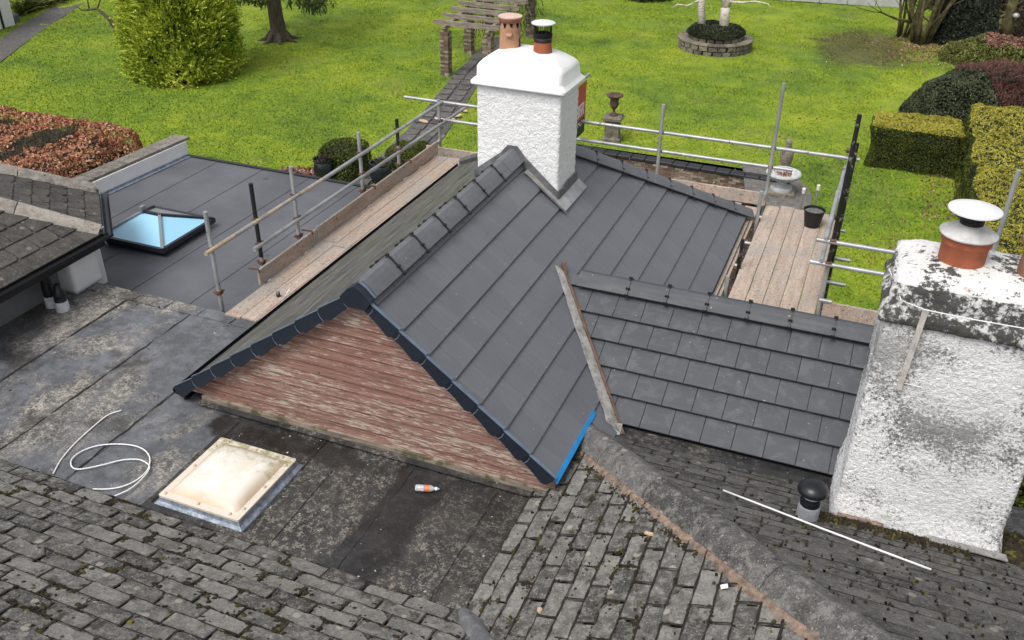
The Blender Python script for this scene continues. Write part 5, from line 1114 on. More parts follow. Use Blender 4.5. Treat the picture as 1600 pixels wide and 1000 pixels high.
board(rsc, -1.68, -1.455, 10.6, 15.0, ZD-.03)
CY = 11.68
def vtop(px, py, y): p = aty(px, py, y); return p
p = vtop(1358,150,CY+.05); xc = at(1281,478,ZD).x
tube(rsc, (xc,CY,ZD+.75), (xc,CY,aty(1352,180,CY).z), 'tube_dark', 'standard'); tube(rsc, (xc,CY,-.0), (xc,CY,ZD+.749), 'tube', 'standard')
xm = -.10; tube(rsc, (xm,BY,0), (xm,BY,aty(1345,224,BY).z), 'tube_dark', 'standard'); tube(rsc, (xm,13.4,0), (xm,13.4,aty(1317,336,13.4).z), 'tube_dark', 'standard')
zp = aty(1300,378,CY-.06).z; zq = aty(1292,413,CY-.06).z
tube(rsc, (-.215,11.60,zp+.045), (-.215,13.3,zp+.045), 'tube', 'guard_rail'); tube(rsc, (-.165,13.0,zp+.050), (-.165,15.35,zp+.050), 'tube', 'guard_rail'); tube(rsc, (-.215,11.60,zq+.045), (-.215,15.3,zq+.045), 'tube', 'guard_rail')
tube(rsc, (-.33,CY-.05,zp-.005), (2.05,CY-.05,zp-.005), 'tube', 'guard_rail'); tube(rsc, (-.36,CY-.05,zq-.005), (2.05,CY-.05,zq-.005), 'tube', 'guard_rail')
for z in (zp, zq): coupler(rsc, (xc-.0,CY-.04,z)); coupler(rsc, (-.2,15.12,z+.05)); coupler(rsc, (-.19,13.15,z+.04), pi/2)
for y in (12.75, 13.6): tube(rsc, (-1.5,y,ZD-.065), (.16,y,ZD-.065), 'tube', 'transom')
tube(rsc, (-1.7,14.75,ZD-.095), (0.0,14.75,ZD-.095), 'tube', 'transom'); tube(rsc, (-1.7,11.4,ZD-.095), (2.0,11.4,ZD-.095), 'tube', 'transom')
g = G(); g.bbox(-.16, -.122, 11.75, 15.0, ZD+.002, ZD+.22, .004); obj('toe_board', g, M['board'], rsc)
board(rsc, -.08, 2.0, CY-.115, CY-.077, ZD+.225, name='toe_board', t=.22)
for i in range(3): board(rsc, -.10, 2.0, CY-.14-.235*(i+1)+.006, CY-.14-.235*i, ZD-.02)
tube(rsc, (xc-.02,CY-.10,ZD+.235), (xc+.14,CY-.10,ZD+.235), 'tube', 'transom')
for px, py, z0y, mt in ((1190,299,14.3,'tube'), (1161,374,12.55,'tube_dark'), (1137,431,11.9,'tube')):
    p = aty(px, py, z0y); tube(rsc, (p.x,z0y,0), (p.x,z0y,p.z), mt, 'inner_standard')
for y in (14.4, 12.62, 11.95): coupler(rsc, (-1.40, y, ZD-.06))
tube(rsc, (aty(1592,266,CY).x,CY,0), (aty(1592,266,CY).x,CY,aty(1592,266,CY).z), 'tube', 'standard')
pz = aty(1574,760,8.4); tag(obj('pipe', G().tube([aty(1574,818,7.9), aty(1571,770,7.95)], .032, 10, False).tube([aty(1574,818,7.9), aty(1571,770,7.95)], .027, 10), M['tube'], None, smooth=True, sharp=50), 'short grey open ended pipe end behind the foot of the mouldy chimney', 'pipe')

# ladder against the deck
la, lb = aty(1256,296,15.32), aty(1278,290,15.32)
lad = thing('ladder', 'top of an aluminium ladder poking up behind the black bucket', 'ladder', (la.x, 16.3, -.45))
for p in (aty(1256,297,15.32), aty(1279,292,15.32)):
    obj('stile', G().tube([(p.x,16.25,-.45), (p.x,15.32,p.z)], .021, 6), M['tube'], lad); obj('stile_cap', G().tube([(p.x,15.335,p.z-.06), (p.x,15.315,p.z+.03)], .028, 8), M['cable'], lad)
for k in range(12): z = -.2+k*.31; f = (z+.45)/(la.z+.45); obj('rung', G().tube([(la.x,16.25-.93*f,z), (lb.x,16.25-.93*f,z)], .017, 6), M['tube'], lad)

# bucket of dust on the deck
bc = at(1268,353,ZD); bc.z = ZD+.008
bk = thing('bucket', 'black rubber bucket full of grey mortar dust on the scaffold deck', 'bucket', bc)
obj('bucket_body', G().lathe([(.115,0), (.12,.004), (.165,.27), (.175,.272), (.175,.285), (.160,.287), (.155,.24)], bc, 26, True), M['bucket'], bk, smooth=True, sharp=40)
g = G(); g.lathe([(.157,.245), (.12,.262), (.06,.258), (.0,.27)], bc, 20, False); obj('dust', g, M['grit'], bk)
obj('handle', G().tube([bc+Vector((.17*cos(a), .10*sin(a)*.9-.02, .285+.012*abs(sin(a)))) for a in [pi*k/10 for k in range(11)]], .005, 5), M['bucket'], bk)

# banner hung on the far rail
ba = thing('banner', 'red and black builder\'s banner hanging beside the white chimney', 'banner', aty(906,180,13.6))
yb0, yb1 = 12.6, 14.5
def bp(px, py): # the banner faces the house along a rail running away from it
    return atx(px, py, -4.78)
Xb = -4.78
ys_ = [bp(880,150).y, bp(917,120).y]
zz = lambda py, px=905: bp(px, py).z
yA, yB_ = bp(889,205).y, bp(914,125).y
yA, yB_ = min(yA, yB_)-.5, max(yA, yB_)
zt_, zb_ = bp(912,128).z, bp(912,188).z
def sheet(y0, y1, z0, z1, x, mat, nm): obj(nm, G().box(x, x+.006, y0, y1, z0, z1), M[mat], ba)
tube(ba, (Xb,yA-.6,zt_+.06), (Xb,yB_+.22,zt_+.06), 'tube', 'banner_rail'); tube(ba, (Xb,yA-.6,zb_-.05), (Xb,yB_+.2,zb_-.05), 'tube', 'banner_rail')
H = zt_-zb_
sheet(yA, yB_, zb_+.18*H, zt_, Xb+.028, 'red', 'banner_sheet'); sheet(yA, yB_, zb_-.25*H, zb_+.16*H, Xb+.028, 'black_print', 'banner_footer'); sheet(yA, yB_, zb_+.16*H, zb_+.20*H, Xb+.030, 'orange_print', 'banner_stripe')
sheet(yA, yB_, zt_-.10*H, zt_+.02, Xb+.031, 'orange_print', 'banner_hem')
for r in range(2):
    for k in range(5):
        y1 = yB_-.10-k*.27; z0 = zb_+(.24+.16*r)*H; sheet(y1-.24, y1, z0, z0+.14*H, Xb+.034, 'white_print', 'letter_tile')
        for q_ in range(2): sheet(y1-.20+.09*q_, y1-.17+.09*q_, z0+.03*H, z0+.11*H, Xb+.041, 'grey_print', 'letter_mark')
for k in range(9): y1 = yB_-.12-k*.12; sheet(y1-.07, y1-.045, zb_+.01*H, zb_+.11*H, Xb+.036, 'white_print', 'letter_stroke'); sheet(y1-.07, y1, zb_+(.01 if k % 2 else .08)*H, zb_+(.03 if k % 2 else .11)*H, Xb+.043, 'white_print', 'letter_stroke')

# loose things on the roofs
b0, b1 = at(649,762,3.725), at(686,764,3.725); d = (b1-b0).normalized(); fm = frame((b0.x,b0.y,3.725), d, (0,0,1)) @ Matrix.Rotation(pi/2, 4, 'Y')
bt = thing('bottle', 'clear plastic drink bottle with orange label lying on the felt roof', 'bottle', b0); Lb = (b1-b0).length
def along(prof, n=16): 
    g = G(); g.lathe(prof, (0,0,0), n); g.v = [tuple(fm @ Vector(p)) for p in g.v]; return g
obj('bottle_body', along([(.026,0), (.033,.006), (.034,.07), (.031,.08), (.034,.09), (.034,.15), (.030,.165), (.014,.19), (.013,.20)]), M['bottle'], bt, smooth=True)
obj('label', along([(.0345,.092), (.0347,.10), (.0347,.14), (.0345,.145)]), M['label_orange'], bt, smooth=True); obj('label_edge', along([(.0345,.082), (.0347,.084), (.0347,.0918)]), M['label_blue'], bt, smooth=True)
obj('cap', along([(.017,.196), (.018,.20), (.018,.218), (.012,.222)]), M['cable'], bt, smooth=True, sharp=40); obj('spout', along([(.010,.222), (.009,.238)]), M['label_blue'], bt)
def smooth_path(pts, k=8):
    P = [Vector(p) for p in pts]; P = [2*P[0]-P[1]]+P+[2*P[-1]-P[-2]]; out = []
    for i in range(1, len(P)-2):
        for j in range(k):
            t = j/k; a, b, c_, d_ = P[i-1], P[i], P[i+1], P[i+2]
            out.append(.5*((2*b)+(-a+c_)*t+(2*a-5*b+4*c_-d_)*t*t+(-a+3*b-3*c_+d_)*t**3))
    return out+[P[-2]]
zc = 3.70
tag(obj('cable', G().tube(smooth_path([at(x, y, zc) for x, y in ((190,641), (168,649), (142,670), (118,692), (97,716), (83,740))]), .0075, 6), M['cable'], None, smooth=True), 'short curved white cable lying left of the loop on felt', 'cable')
tag(obj('cable', G().tube(smooth_path([at(x, y, zc+.004*i/6) for i, (x, y) in enumerate(((145,764), (170,764), (195,759), (218,747), (232,731), (233,712), (218,699), (190,694), (155,696), (128,705), (112,718), (113,730), (126,733), (158,727), (190,719), (216,718), (231,725), (233,733), (222,748), (203,764), (177,776)))]), .0075, 6), M['cable'], None, smooth=True), 'looped white cable lying between the mossy tiles and dome rooflight', 'cable')
rd = [sB_ for sB_ in [(1130,766), (1200,793), (1290,828), (1380,862), (1455,890)]]
def onB(px, py, h): v = ray(px, py); n_ = np.array([0, TO, 1.0]); dd = ZE+TO*YBk+h; t = (dd-n_ @ CAM)/(n_ @ v); return Vector(CAM+t*v)
tag(obj('trim_strip', G().tube([onB(x, y, .055) for x, y in rd], .009, 6), M['cable'], None, smooth=True), 'long thin white plastic strip lying on the grey tiles beside the hip', 'trim strip')
def onM(px, py, h): v = ray(px, py); n_ = np.array([-TO, 0, 1.0]); dd = ZE-TO*XM+h; t = (dd-n_ @ CAM)/(n_ @ v); return Vector(CAM+t*v)
def chip(c, sx, sy, sz, mat, name, label, cat, rot):
    pts = [(cos(a)*sx*random.uniform(.75,1.15), sin(a)*sy*random.uniform(.75,1.15)) for a in [k*pi/4+.2 for k in range(8)]]
    tag(obj(name, slab(pts, sz, .006, .004), M[mat], None, Matrix.Translation(c) @ sM.m.to_3x3().to_4x4() @ Matrix.Rotation(rot, 4, 'Z')), label, cat)
chip(onM(1015,835,.02), .055, .022, .02, 'rawstone', 'stone_chip', 'long pale splinter of stone on the mossy tiles below the hip', 'stone chip', 1.3)
chip(onM(844,955,.02), .03, .022, .025, 'rawstone', 'stone_chip', 'small tan lump of stone near the lead valley at the bottom', 'stone chip', .4)
o = obj('plastic_tab', G().bbox(-.02, .02, -.028, .028, 0, .012, .003), M['cable'], None, Matrix.Translation(onM(1132,917,.03)) @ sM.m.to_3x3().to_4x4() @ Matrix.Rotation(.3, 4, 'Z')); tag(o, 'tiny white rectangular tab lying on a dark stone tile', 'tab')
chip(onM(1087,821,.06), .03, .02, .012, 'terra', 'brick_chip', 'small orange brick chip wedged in the mortar under the hip', 'brick chip', .9)

# ================================================================== GARDEN
# conifer
def core(name, par, P, c, k, mat): # inside of a crown, its shade painted by colour, shrunk towards its centre
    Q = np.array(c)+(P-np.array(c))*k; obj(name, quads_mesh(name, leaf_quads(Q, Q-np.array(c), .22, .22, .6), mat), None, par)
cc = at(292,114,0); cc.z = 0
con = thing('conifer', 'large rounded golden green conifer on the lawn', 'tree', cc)
obj('trunk', G().tube([(cc.x,cc.y,0), (cc.x,cc.y,5.5)], [.22,.06], 8), M['bark'], con)
P_, N_ = dome_points(17000, (cc.x, cc.y, -.12), 1.86, 1.9, 7.0, .42, .26); m_ = P_[:,2] < 3.4; keep = m_ | (rng.random(len(P_)) < .2); P_, N_ = P_[keep], N_[keep]
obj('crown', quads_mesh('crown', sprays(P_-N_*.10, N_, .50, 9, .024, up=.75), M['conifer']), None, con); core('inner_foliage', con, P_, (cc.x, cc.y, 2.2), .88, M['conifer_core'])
# copper beech hedge on the left
hb = thing('hedge', 'copper brown beech hedge with rounded end beyond the parapet', 'hedge', (-22.5, 16, 0))
P_, N_ = box_points(50000, -27.5, -18.1, 13.6, 18.7, 0, 1.5, .6, .14)
kz = np.array([mn.noise(Vector((p[0]*.6, p[1]*.6, p[2]*.9)))+.4*mn.noise(Vector(p)*1.7) for p in P_]); msk = (kz > .20) & (P_[:,0] < -19.4)
obj('foliage', quads_mesh('foliage', leaf_quads(P_[~msk], N_[~msk], .050, .085, .65), M['beech']), None, hb); obj('bare_patch', quads_mesh('bare_patch', np.concatenate([leaf_quads(P_[msk]-N_[msk]*.07, N_[msk], .03, .06, .8), leaf_quads(P_[msk]-N_[msk]*.02, N_[msk], .010, .20, .5)]), M['beech_dark']), None, hb)
obj('inner_twigs', G().bbox(-27.2, -18.5, 13.9, 18.3, 0, 1.22, .3), M['bed'], hb)
# hedges at the right
def hedge(name, label, x0, x1, y0, y1, z1, n, mside, mtop=None, r=.20, lump=.11, leaf=(.020,.05)):
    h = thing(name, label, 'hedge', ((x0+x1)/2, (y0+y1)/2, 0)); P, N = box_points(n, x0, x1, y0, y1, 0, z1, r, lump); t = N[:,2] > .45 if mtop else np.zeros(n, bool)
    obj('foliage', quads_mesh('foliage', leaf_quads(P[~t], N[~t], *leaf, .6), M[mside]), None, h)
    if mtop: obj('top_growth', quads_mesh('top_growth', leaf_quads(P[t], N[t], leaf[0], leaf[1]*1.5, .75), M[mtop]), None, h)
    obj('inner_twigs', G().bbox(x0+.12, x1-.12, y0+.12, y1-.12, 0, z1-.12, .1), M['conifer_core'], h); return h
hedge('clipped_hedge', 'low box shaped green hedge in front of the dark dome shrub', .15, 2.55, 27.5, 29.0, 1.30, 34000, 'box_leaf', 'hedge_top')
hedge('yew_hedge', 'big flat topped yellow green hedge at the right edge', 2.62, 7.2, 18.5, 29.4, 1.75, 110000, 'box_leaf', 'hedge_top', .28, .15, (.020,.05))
dc = Vector((3.85, 32.5, 0)); ds = thing('dome_shrub', 'broad dome shaped shrub with grey green leaves and maroon twigs on top', 'shrub', dc)
P_, N_ = dome_points(44000, dc, 2.85, 2.1, 1.95, .36, .20); tw = (P_[:,2]+.22*np.sin(P_[:,0]*2.3) > 1.38) & (P_[:,0]+.45*(P_[:,1]-dc.y) > 2.75)
obj('foliage', quads_mesh('foliage', leaf_quads(P_[~tw], N_[~tw], .045, .085, .7), M['shrub_leaf']), None, ds); obj('twigs', quads_mesh('twigs', leaf_quads(P_[tw]+N_[tw]*.06, N_[tw], .012, .24, .35), M['twig_red']), None, ds)
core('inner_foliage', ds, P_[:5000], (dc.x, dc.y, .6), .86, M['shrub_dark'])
ec = Vector(at(1500,66,0)); ec.z = 0; es = thing('evergreen_shrub', 'very dark evergreen shrub behind the bare stems at top right', 'shrub', ec)
P_, N_ = dome_points(15000, ec, 1.35, 1.3, 2.5, .5, .25); obj('foliage', quads_mesh('foliage', leaf_quads(P_, N_, .06, .12, .8), M['shrub_dark']), None, es); core('inner_foliage', es, P_[:3000], (ec.x, ec.y, .8), .85, M['conifer_core'])
gc = Vector(at(1560,98,0)); gc.z = 0; gs = thing('ground_shrub', 'low sprawling yellow green shrub strewn with fallen leaves', 'shrub', gc)
P_, N_ = dome_points(14000, gc, 2.3, 1.7, .95, .55, .22); lf = np.hypot(P_[:,0]-gc.x-.2, P_[:,1]-gc.y) < .95
obj('foliage', quads_mesh('foliage', leaf_quads(P_[~lf], N_[~lf], .05, .10, .8), M['olive']), None, gs); obj('caught_leaves', quads_mesh('caught_leaves', leaf_quads(P_[lf], N_[lf], .06, .11, .85), M['litter']), None, gs)
core('inner_foliage', gs, P_[:2500], (gc.x, gc.y, .1), .85, M['box_leaf'])
# trees
def crown_cloud(par, c, r, h, n, mat, leaf=(.07,.16)):
    P = rng.normal(size=(n, 3)); P /= np.linalg.norm(P, axis=1, keepdims=True); P *= rng.random((n, 1))**.4*np.array([r, r, h]); k = np.array([mn.noise(Vector(p)*.7) for p in P]); P = P[k > -.12]+np.array(c)
    obj('crown', quads_mesh('crown', leaf_quads(P, P-np.array(c), *leaf, .9), M[mat]), None, par)
tc = at(436,64,0); tc.z = 0
t1 = thing('yew_tree', 'thick flared tree trunk with hanging dark foliage at the top', 'tree', tc); g = G()
g.tube([tc+Vector(p) for p in ((0,0,-.1), (.02,0,.15), (.03,0,.5), (-.02,0,1.1), (-.06,.02,1.9), (-.1,.05,3.2), (0,.1,5))], [.62,.44,.33,.30,.29,.25,.14], 12)
for a in range(7): an = a*.9; g.tube([tc+Vector((cos(an)*.25, sin(an)*.25, .35)), tc+Vector((cos(an)*.55, sin(an)*.55, .08)), tc+Vector((cos(an)*.95, sin(an)*.95, -.04))], [.16,.11,.05], 6)
obj('trunk', g, M['bark'], t1, smooth=True); crown_cloud(t1, tc+Vector((0,.6,5.0)), 3.4, 2.2, 16000, 'crown', (.05,.18))
P_ = np.concatenate([np.array([at(x+rng.normal()*s, y-abs(rng.normal())*10, .0) for _ in range(90)])*0+np.array([aty(x+rng.normal()*s, y-abs(rng.normal())*9, tc.y-.9+rng.normal()*.25) for _ in range(90)]) for x, y, s in ((488,16,10), (470,6,14), (410,6,8), (445,-6,25), (385,2,12), (500,4,10))])
obj('hanging_foliage', quads_mesh('hanging_foliage', sprays(P_, np.tile([0,-.2,-1.], (len(P_),1)), .26, 7, .022, up=-.5), M['crown']), None, t1)
sc = at(187,60,0); sc.z = 0; t2 = thing('bare_tree', 'small leafless twin stemmed tree left of the conifer', 'tree', sc); g = G()
g.tube([sc, aty(180,45,sc.y), aty(172,31,sc.y), aty(152,14,sc.y), aty(130,16,sc.y-.1), aty(118,10,sc.y-.1)], [.12,.10,.08,.055,.035,.02], 8); g.tube([sc+Vector((.02,0,.1)), aty(187,25,sc.y), aty(182,0,sc.y), aty(178,-40,sc.y)], [.11,.085,.075,.05], 8)
for x, y in ((152,14), (140,16), (178,-20), (182,0)): branch(g, aty(x, y, sc.y), (random.uniform(-1,.6), .2, .7), 1.6, .035, 2, 5)
obj('trunk', g, M['bark'], t2, smooth=True)
br = at(1115,62,0); pc = Vector(at(1116,74,0)); pc.z = 0
pl_ = thing('round_planter', 'round two tier stone planter with ivy below the white birches', 'planter', pc)
R1 = (Vector(at(1171,72,.1))-Vector(at(1060,72,.1))).length/2; R2 = R1*.74
sv = [slab(worn_rect(1, 1, .06, 0), .16, .03, .01).mesh('stone', M['wallstone']) for _ in range(6)]
def ring_wall(R, z0, z1, rows, n):
    h = (z1-z0)/rows
    for r in range(rows):
        for k in range(n):
            a = 2*pi*(k+.5*(r % 2))/n+random.uniform(-.012,.012); w = 2*pi*R/n*random.uniform(.82,.97); hh = h*random.uniform(.8,.95)
            c = pc+Vector((cos(a)*(R-.14), sin(a)*(R-.14), z0+h*r)); m = frame(c, (-sin(a), cos(a), 0), (cos(a), sin(a), 0)); m = m @ Matrix.Translation((-w/2, 0, 0)) if False else m
            # local x runs round the wall, y up, z outwards
            m = Matrix(((-sin(a), 0, cos(a), c.x), (cos(a), 0, sin(a), c.y), (0, 1, 0, c.z), (0, 0, 0, 1))) @ Matrix.Translation((-w/2, 0, 0)) @ Matrix.Diagonal((w, hh, 1, 1))
            obj('stone', random.choice(sv), None, pl_, m)
ring_wall(R1, -.02, .38, 2, 24); ring_wall(R2, .42, .74, 2, 20)
obj('planter_core', G().lathe([(R1-.1,-.05), (R1-.1,.37), (R2-.08,.375), (R2-.08,.70), (.0,.72)], pc, 40, False), M['soil'], pl_)
for k in range(26):
    a = 2*pi*k/26; w = 2*pi*R1/26*.96; c = pc+Vector((cos(a)*(R1-.16), sin(a)*(R1-.16), .375)); obj('coping', slab([(-w/2*.85,-.2), (w/2*.85,-.2), (w/2,.2), (-w/2,.2)], .05, .012), M['wallstone'], pl_, Matrix(((sin(a), cos(a), 0, c.x), (-cos(a), sin(a), 0, c.y), (0, 0, 1, c.z), (0, 0, 0, 1))))
P_, N_ = dome_points(7500, pc+Vector((0,0,.62)), R2+.08, R2+.08, .32, .35, .08); obj('ivy', quads_mesh('ivy', leaf_quads(P_, N_, .05, .085, .8), M['ivy']), None, pl_)
for (x, xt, r, nm) in ((1098, 1096, .17, 'slim white birch trunk, the left of two in the planter'), (1131, 1136, .23, 'thicker white birch trunk forking above the planter, right of two')):
    b = aty(x, 48, pc.y); b.z = .55; t = thing('birch_tree', nm, 'tree', b, 'birches in the planter'); g = G(); top = aty(xt, 8, pc.y)
    if x == 1098:
        g.tube([b-Vector((0,0,.1)), top, top+Vector((.1,.2,2.6)), top+Vector((0,.3,5))], [r,r*.85,r*.6,r*.2], 10)
        g.tube([top+Vector((0,0,.25)), aty(1075,9,pc.y-.1), aty(1058,7,pc.y-.2), aty(1050,12,pc.y-.2)], [.05,.035,.025,.012], 6)
    else:
        g.tube([b-Vector((0,0,.1)), aty(1133,22,pc.y), aty(1133,12,pc.y)], [r,r*.85,r*.8], 10); f = aty(1133,14,pc.y)
        for q, rr in (((-.35,.1,1.6), .13), ((.45,.2,1.7), .14), ((.1,.4,2.2), .12)): g.tube([f-Vector((0,0,.1)), f+Vector(q)*.5, f+Vector(q), f+Vector(q)*2.4], [rr,rr*.85,rr*.7,rr*.3], 8)
        g.tube([f+Vector((.1,0,.3)), aty(1160,4,pc.y-.2), aty(1180,2,pc.y-.2), aty(1200,6,pc.y-.3), aty(1208,16,pc.y-.3)], [.06,.045,.03,.02,.01], 6)
    for k in range(5): branch(g, top+Vector((random.uniform(-.2,.2), .1, random.uniform(.3,2))), (random.uniform(-1,1), random.uniform(-.6,.6), .35), 1.8, .035, 2, 5)
    obj('trunk', g, M['birch'], t, smooth=True)
mt_ = at(1437,68,0); mt_.z = 0; t4 = thing('multi_stem_tree', 'mossy green many stemmed bare tree at the lawn edge', 'tree', mt_); g = G()
for k in range(11):
    a = k*2.4; b = mt_+Vector((cos(a)*.28, sin(a)*.28, 0)); branch(g, b, (cos(a)*.35, sin(a)*.3, 1.3), 3.4, random.uniform(.06,.15), 2, 6, .12, 3, .12)
for k in range(6): a = k; b = mt_+Vector((-.75+cos(a)*.2, .9+sin(a)*.2, 0)); branch(g, b, (cos(a)*.2, sin(a)*.2, 1.3), 3.2, random.uniform(.05,.09), 2, 6, .12, 2, .12)
obj('trunk', g, M['bark_green'], t4, smooth=True)
rt = at(1570,58,0); rt.z = 0; t5 = thing('bare_tree', 'leaning pale mossy trunk with long low bare branches at far right', 'tree', rt); g = G()
g.tube([rt, aty(1574,36,rt.y), aty(1580,14,rt.y), aty(1590,-20,rt.y)], [.30,.25,.22,.16], 9)
for pts in (((1575,36), (1545,38), (1500,31), (1470,24)), ((1578,24), (1552,14), (1530,4), (1515,-8)), ((1576,40), (1545,50), (1526,52)), ((1580,18), (1560,28), (1530,26), (1490,10)), ((1582,10), (1600,2), (1620,-4))):
    g.tube([aty(x, y, rt.y-.15*i) for i, (x, y) in enumerate(pts)], [.075-.016*i for i in range(len(pts))], 6)
    for x, y in pts[1:]: branch(g, aty(x, y, rt.y-.2), (random.uniform(-1,.4), random.uniform(-.4,.2), random.uniform(-.2,.7)), 1.5, .026, 2, 4, .3, 3, .02)
obj('trunk', g, M['bark_green'], t5, smooth=True)
bl = Vector(aty(1587,27,rt.y-.3)); tag(obj('garden_lamp', G().lathe([(.05,-.1), (.05,-.02), (.13,.0), (.15,.06), (.13,.13), (.06,.18), (.0,.19)], bl, 14), M['steel_dull'], None, smooth=True), 'small silver grey globe fixed to the leaning trunk', 'lamp')
sg = at(1004,2,0); sg.z = 0; t6 = thing('dark_bush', 'dark bush in a ring of fallen leaves at the top edge', 'shrub', sg); P_, N_ = dome_points(5000, sg+Vector((0,.6,0)), 1.25, 1.2, 2.4, .5, .2); obj('foliage', quads_mesh('foliage', leaf_quads(P_, N_, .03, .22, .7), M['shrub_dark']), None, t6); core('inner_foliage', t6, P_[:1200], (sg.x, sg.y+.6, .8), .85, M['conifer_core'])
for k, (x, y) in enumerate(((1505,14), (1590,22), (1660,60), (1350,-60))):
    c = at(x, y, 0); c.z = 0; t = thing('background_tree', ['brown leafless thicket tree behind the evergreen', 'brown leafless thicket tree beyond the leaning trunk', 'bushy tree growing past the right edge', 'bushy tree beyond the low garden wall'][k], 'tree', c, 'trees at the end of the garden'); g = G()
    for _ in range(4): branch(g, c, (random.uniform(-.5,.5), random.uniform(-.4,.4), 1.2), 3.6, .10, 3, 5, .25, 3, .1)
    obj('trunk', g, M['bark_green'], t, smooth=True); P_, N_ = dome_points(15000, c, 1.9, 1.6, 2.7, .5, .45); obj('crown', quads_mesh('crown', leaf_quads(P_, N_, .022, .26, .8), M['thicket']), None, t); core('inner_twigs', t, P_[:1500], (c.x, c.y, .9), .8, M['beech_dark'])
# low wall at the end of the garden
fw = thing('garden_wall', 'low pale wall along the far end of the lawn', 'wall', (-3, 50.5, 0)); wa, wb = at(1195,-2,0), at(1412,12,0); d = (wb-wa); 
for k in range(5): obj('wall_panel', G().bbox(d.length*(k/5.0)*1.0+.02, d.length*((k+1)/5.0)-.02, -.1, .1, 0, .55, .02, frame((wa.x, wa.y, 0), d, (0,0,1))), M['garden_white'], fw)
wa2 = wa-d*1.2
for k in range(6): obj('wall_panel', G().bbox(d.length*(k/5.0)+.02, d.length*((k+1)/5.0)-.02, -.1, .1, 0, .55, .02, frame((wa2.x, wa2.y, 0), d, (0,0,1))), M['garden_white'], fw)
# white outbuilding at the top left with its downpipe, and the tall grass next to it
ob_ = at(24,40,0); ob_.z = 0; oc = thing('outbuilding', 'white rendered outbuilding corner with a black downpipe at top left', 'building', ob_); a0 = at(0,47,0); dd = Vector((ob_.x-a0.x, ob_.y-a0.y, 0)).normalized(); pn = Vector((-dd.y, dd.x, 0))
obj('wall', G().prism([Vector((ob_.x,ob_.y,-.05)), Vector((ob_.x,ob_.y,-.05))-dd*5, Vector((ob_.x,ob_.y,-.05))-dd*5+pn*4, Vector((ob_.x,ob_.y,-.05))+pn*4], (0,0,3.0)), M['smooth_white'], oc)
obj('roof', G().prism([Vector((ob_.x,ob_.y,2.95))+dd*.2-pn*.2, Vector((ob_.x,ob_.y,2.95))-dd*5.2-pn*.2, Vector((ob_.x,ob_.y,3.5))-dd*5.2+pn*4.2, Vector((ob_.x,ob_.y,3.5))+dd*.2+pn*4.2], (0,0,.15)), M['clip'], oc)
dp = at(3,45,0); obj('downpipe', G().tube([Vector((dp.x,dp.y,0))-pn*.12, Vector((dp.x,dp.y,2.9))-pn*.12], .05, 8), M['gutter'], oc)
tr = at(17,37,.0); tg = tag(obj('trough', G().bbox(-.35, .35, -.2, .2, 0, .38, .02, frame((tr.x,tr.y,0), dd, (0,0,1))).bbox(-.3, .3, -.15, .15, .38, .40, .01, frame((tr.x,tr.y,0), dd, (0,0,1))), M['lead'], None), 'grey trough against the white outbuilding', 'trough')
n = 900; u = rng.random(n); Pg = np.array([at(30+75*a, 27-26*a-6*rng.random(), 0) for a in u]); Pg[:,2] = 0; N_ = np.tile([.3,-.3,1.], (n,1))+rng.normal(size=(n,3))*.35
def blades(P, N, L, w, k=5):
    N = N/np.linalg.norm(N, axis=1, keepdims=True); A = np.cross(N, rng.normal(size=N.shape)); A /= np.linalg.norm(A, axis=1, keepdims=True); s = rng.uniform(.6,1.3,(len(P),1)); out = []; dr = rng.normal(size=N.shape)*.5; dr[:,2] = -.6
    f = lambda t: P+(N*t+dr*t*t*.6)*L*s
    for i in range(k): t0, t1 = i/k, (i+1)/k; out.append(np.stack([f(t0)-A*w*(1-t0), f(t0)+A*w*(1-t0), f(t1)+A*w*(1-t1), f(t1)-A*w*(1-t1)], 1))
    return np.concatenate(out)
tag(obj('tall_grass', quads_mesh('tall_grass', blades(Pg, N_, 1.25, .028), M['reed']), None), 'clump of long arching grass blades beside the white outbuilding', 'tall grass', kind='stuff')
# pergola
pg = thing('pergola', 'pergola of weathered beams on brick pillars over the path', 'pergola', at(735,95,0)); H_ = 1.70
pil = [Vector(p) for p in ((-15.08,30.98,0), (-13.35,30.95,0), (-15.62,34.25,0), (-13.88,34.2,0), (-16.12,37.5,0), (-14.3,37.7,0))]
for i, p in enumerate(pil):
    p.z = 0; ux = (pil[i ^ 1]-p); ux.z = 0; ux.normalize(); yaw = atan2(ux.y, ux.x); g = G(); s = .165
    for r in range(22):
        for (a, b) in ((-s,-.01), (.01, s)) if r % 2 else ((-s, -.06), (-.04, s)):
            for q in (0, 1):
                m = Matrix.Translation(p+Vector((0,0,r*.075))) @ Matrix.Rotation(yaw+random.gauss(0,.012), 4, 'Z'); e = random.uniform(-.008,.008)
                g.box(a+e, b+e, -s-e if q == 0 else .01, -.01 if q == 0 else s+e, 0, .062, m)
    g.box(-.13, .13, -.13, .13, 0, 1.66, Matrix.Translation(p) @ Matrix.Rotation(yaw, 4, 'Z')); obj('pillar', g, M['brick'], pg)
def beam(a, b, w, h, ext, nm):
    d = b-a; L = d.length; m = frame(a, d, (0,0,1)); g = G(); g.prism([m @ Vector(q) for q in ((-ext,-w/2,h*.45), (-ext,-w/2,h), (L+ext,-w/2,h), (L+ext,-w/2,h*.45), (L+ext-.14,-w/2,0), (-ext+.14,-w/2,0))], m.to_3x3() @ Vector((0,w,0))); obj(nm, g, M['oldwood'], pg)
zH = Vector((0,0,H_))
for s in (0, 1):
    for k in (0, 2): beam(pil[k+s]+zH, pil[k+2+s]+zH, .12, .16, .25, 'side_beam')
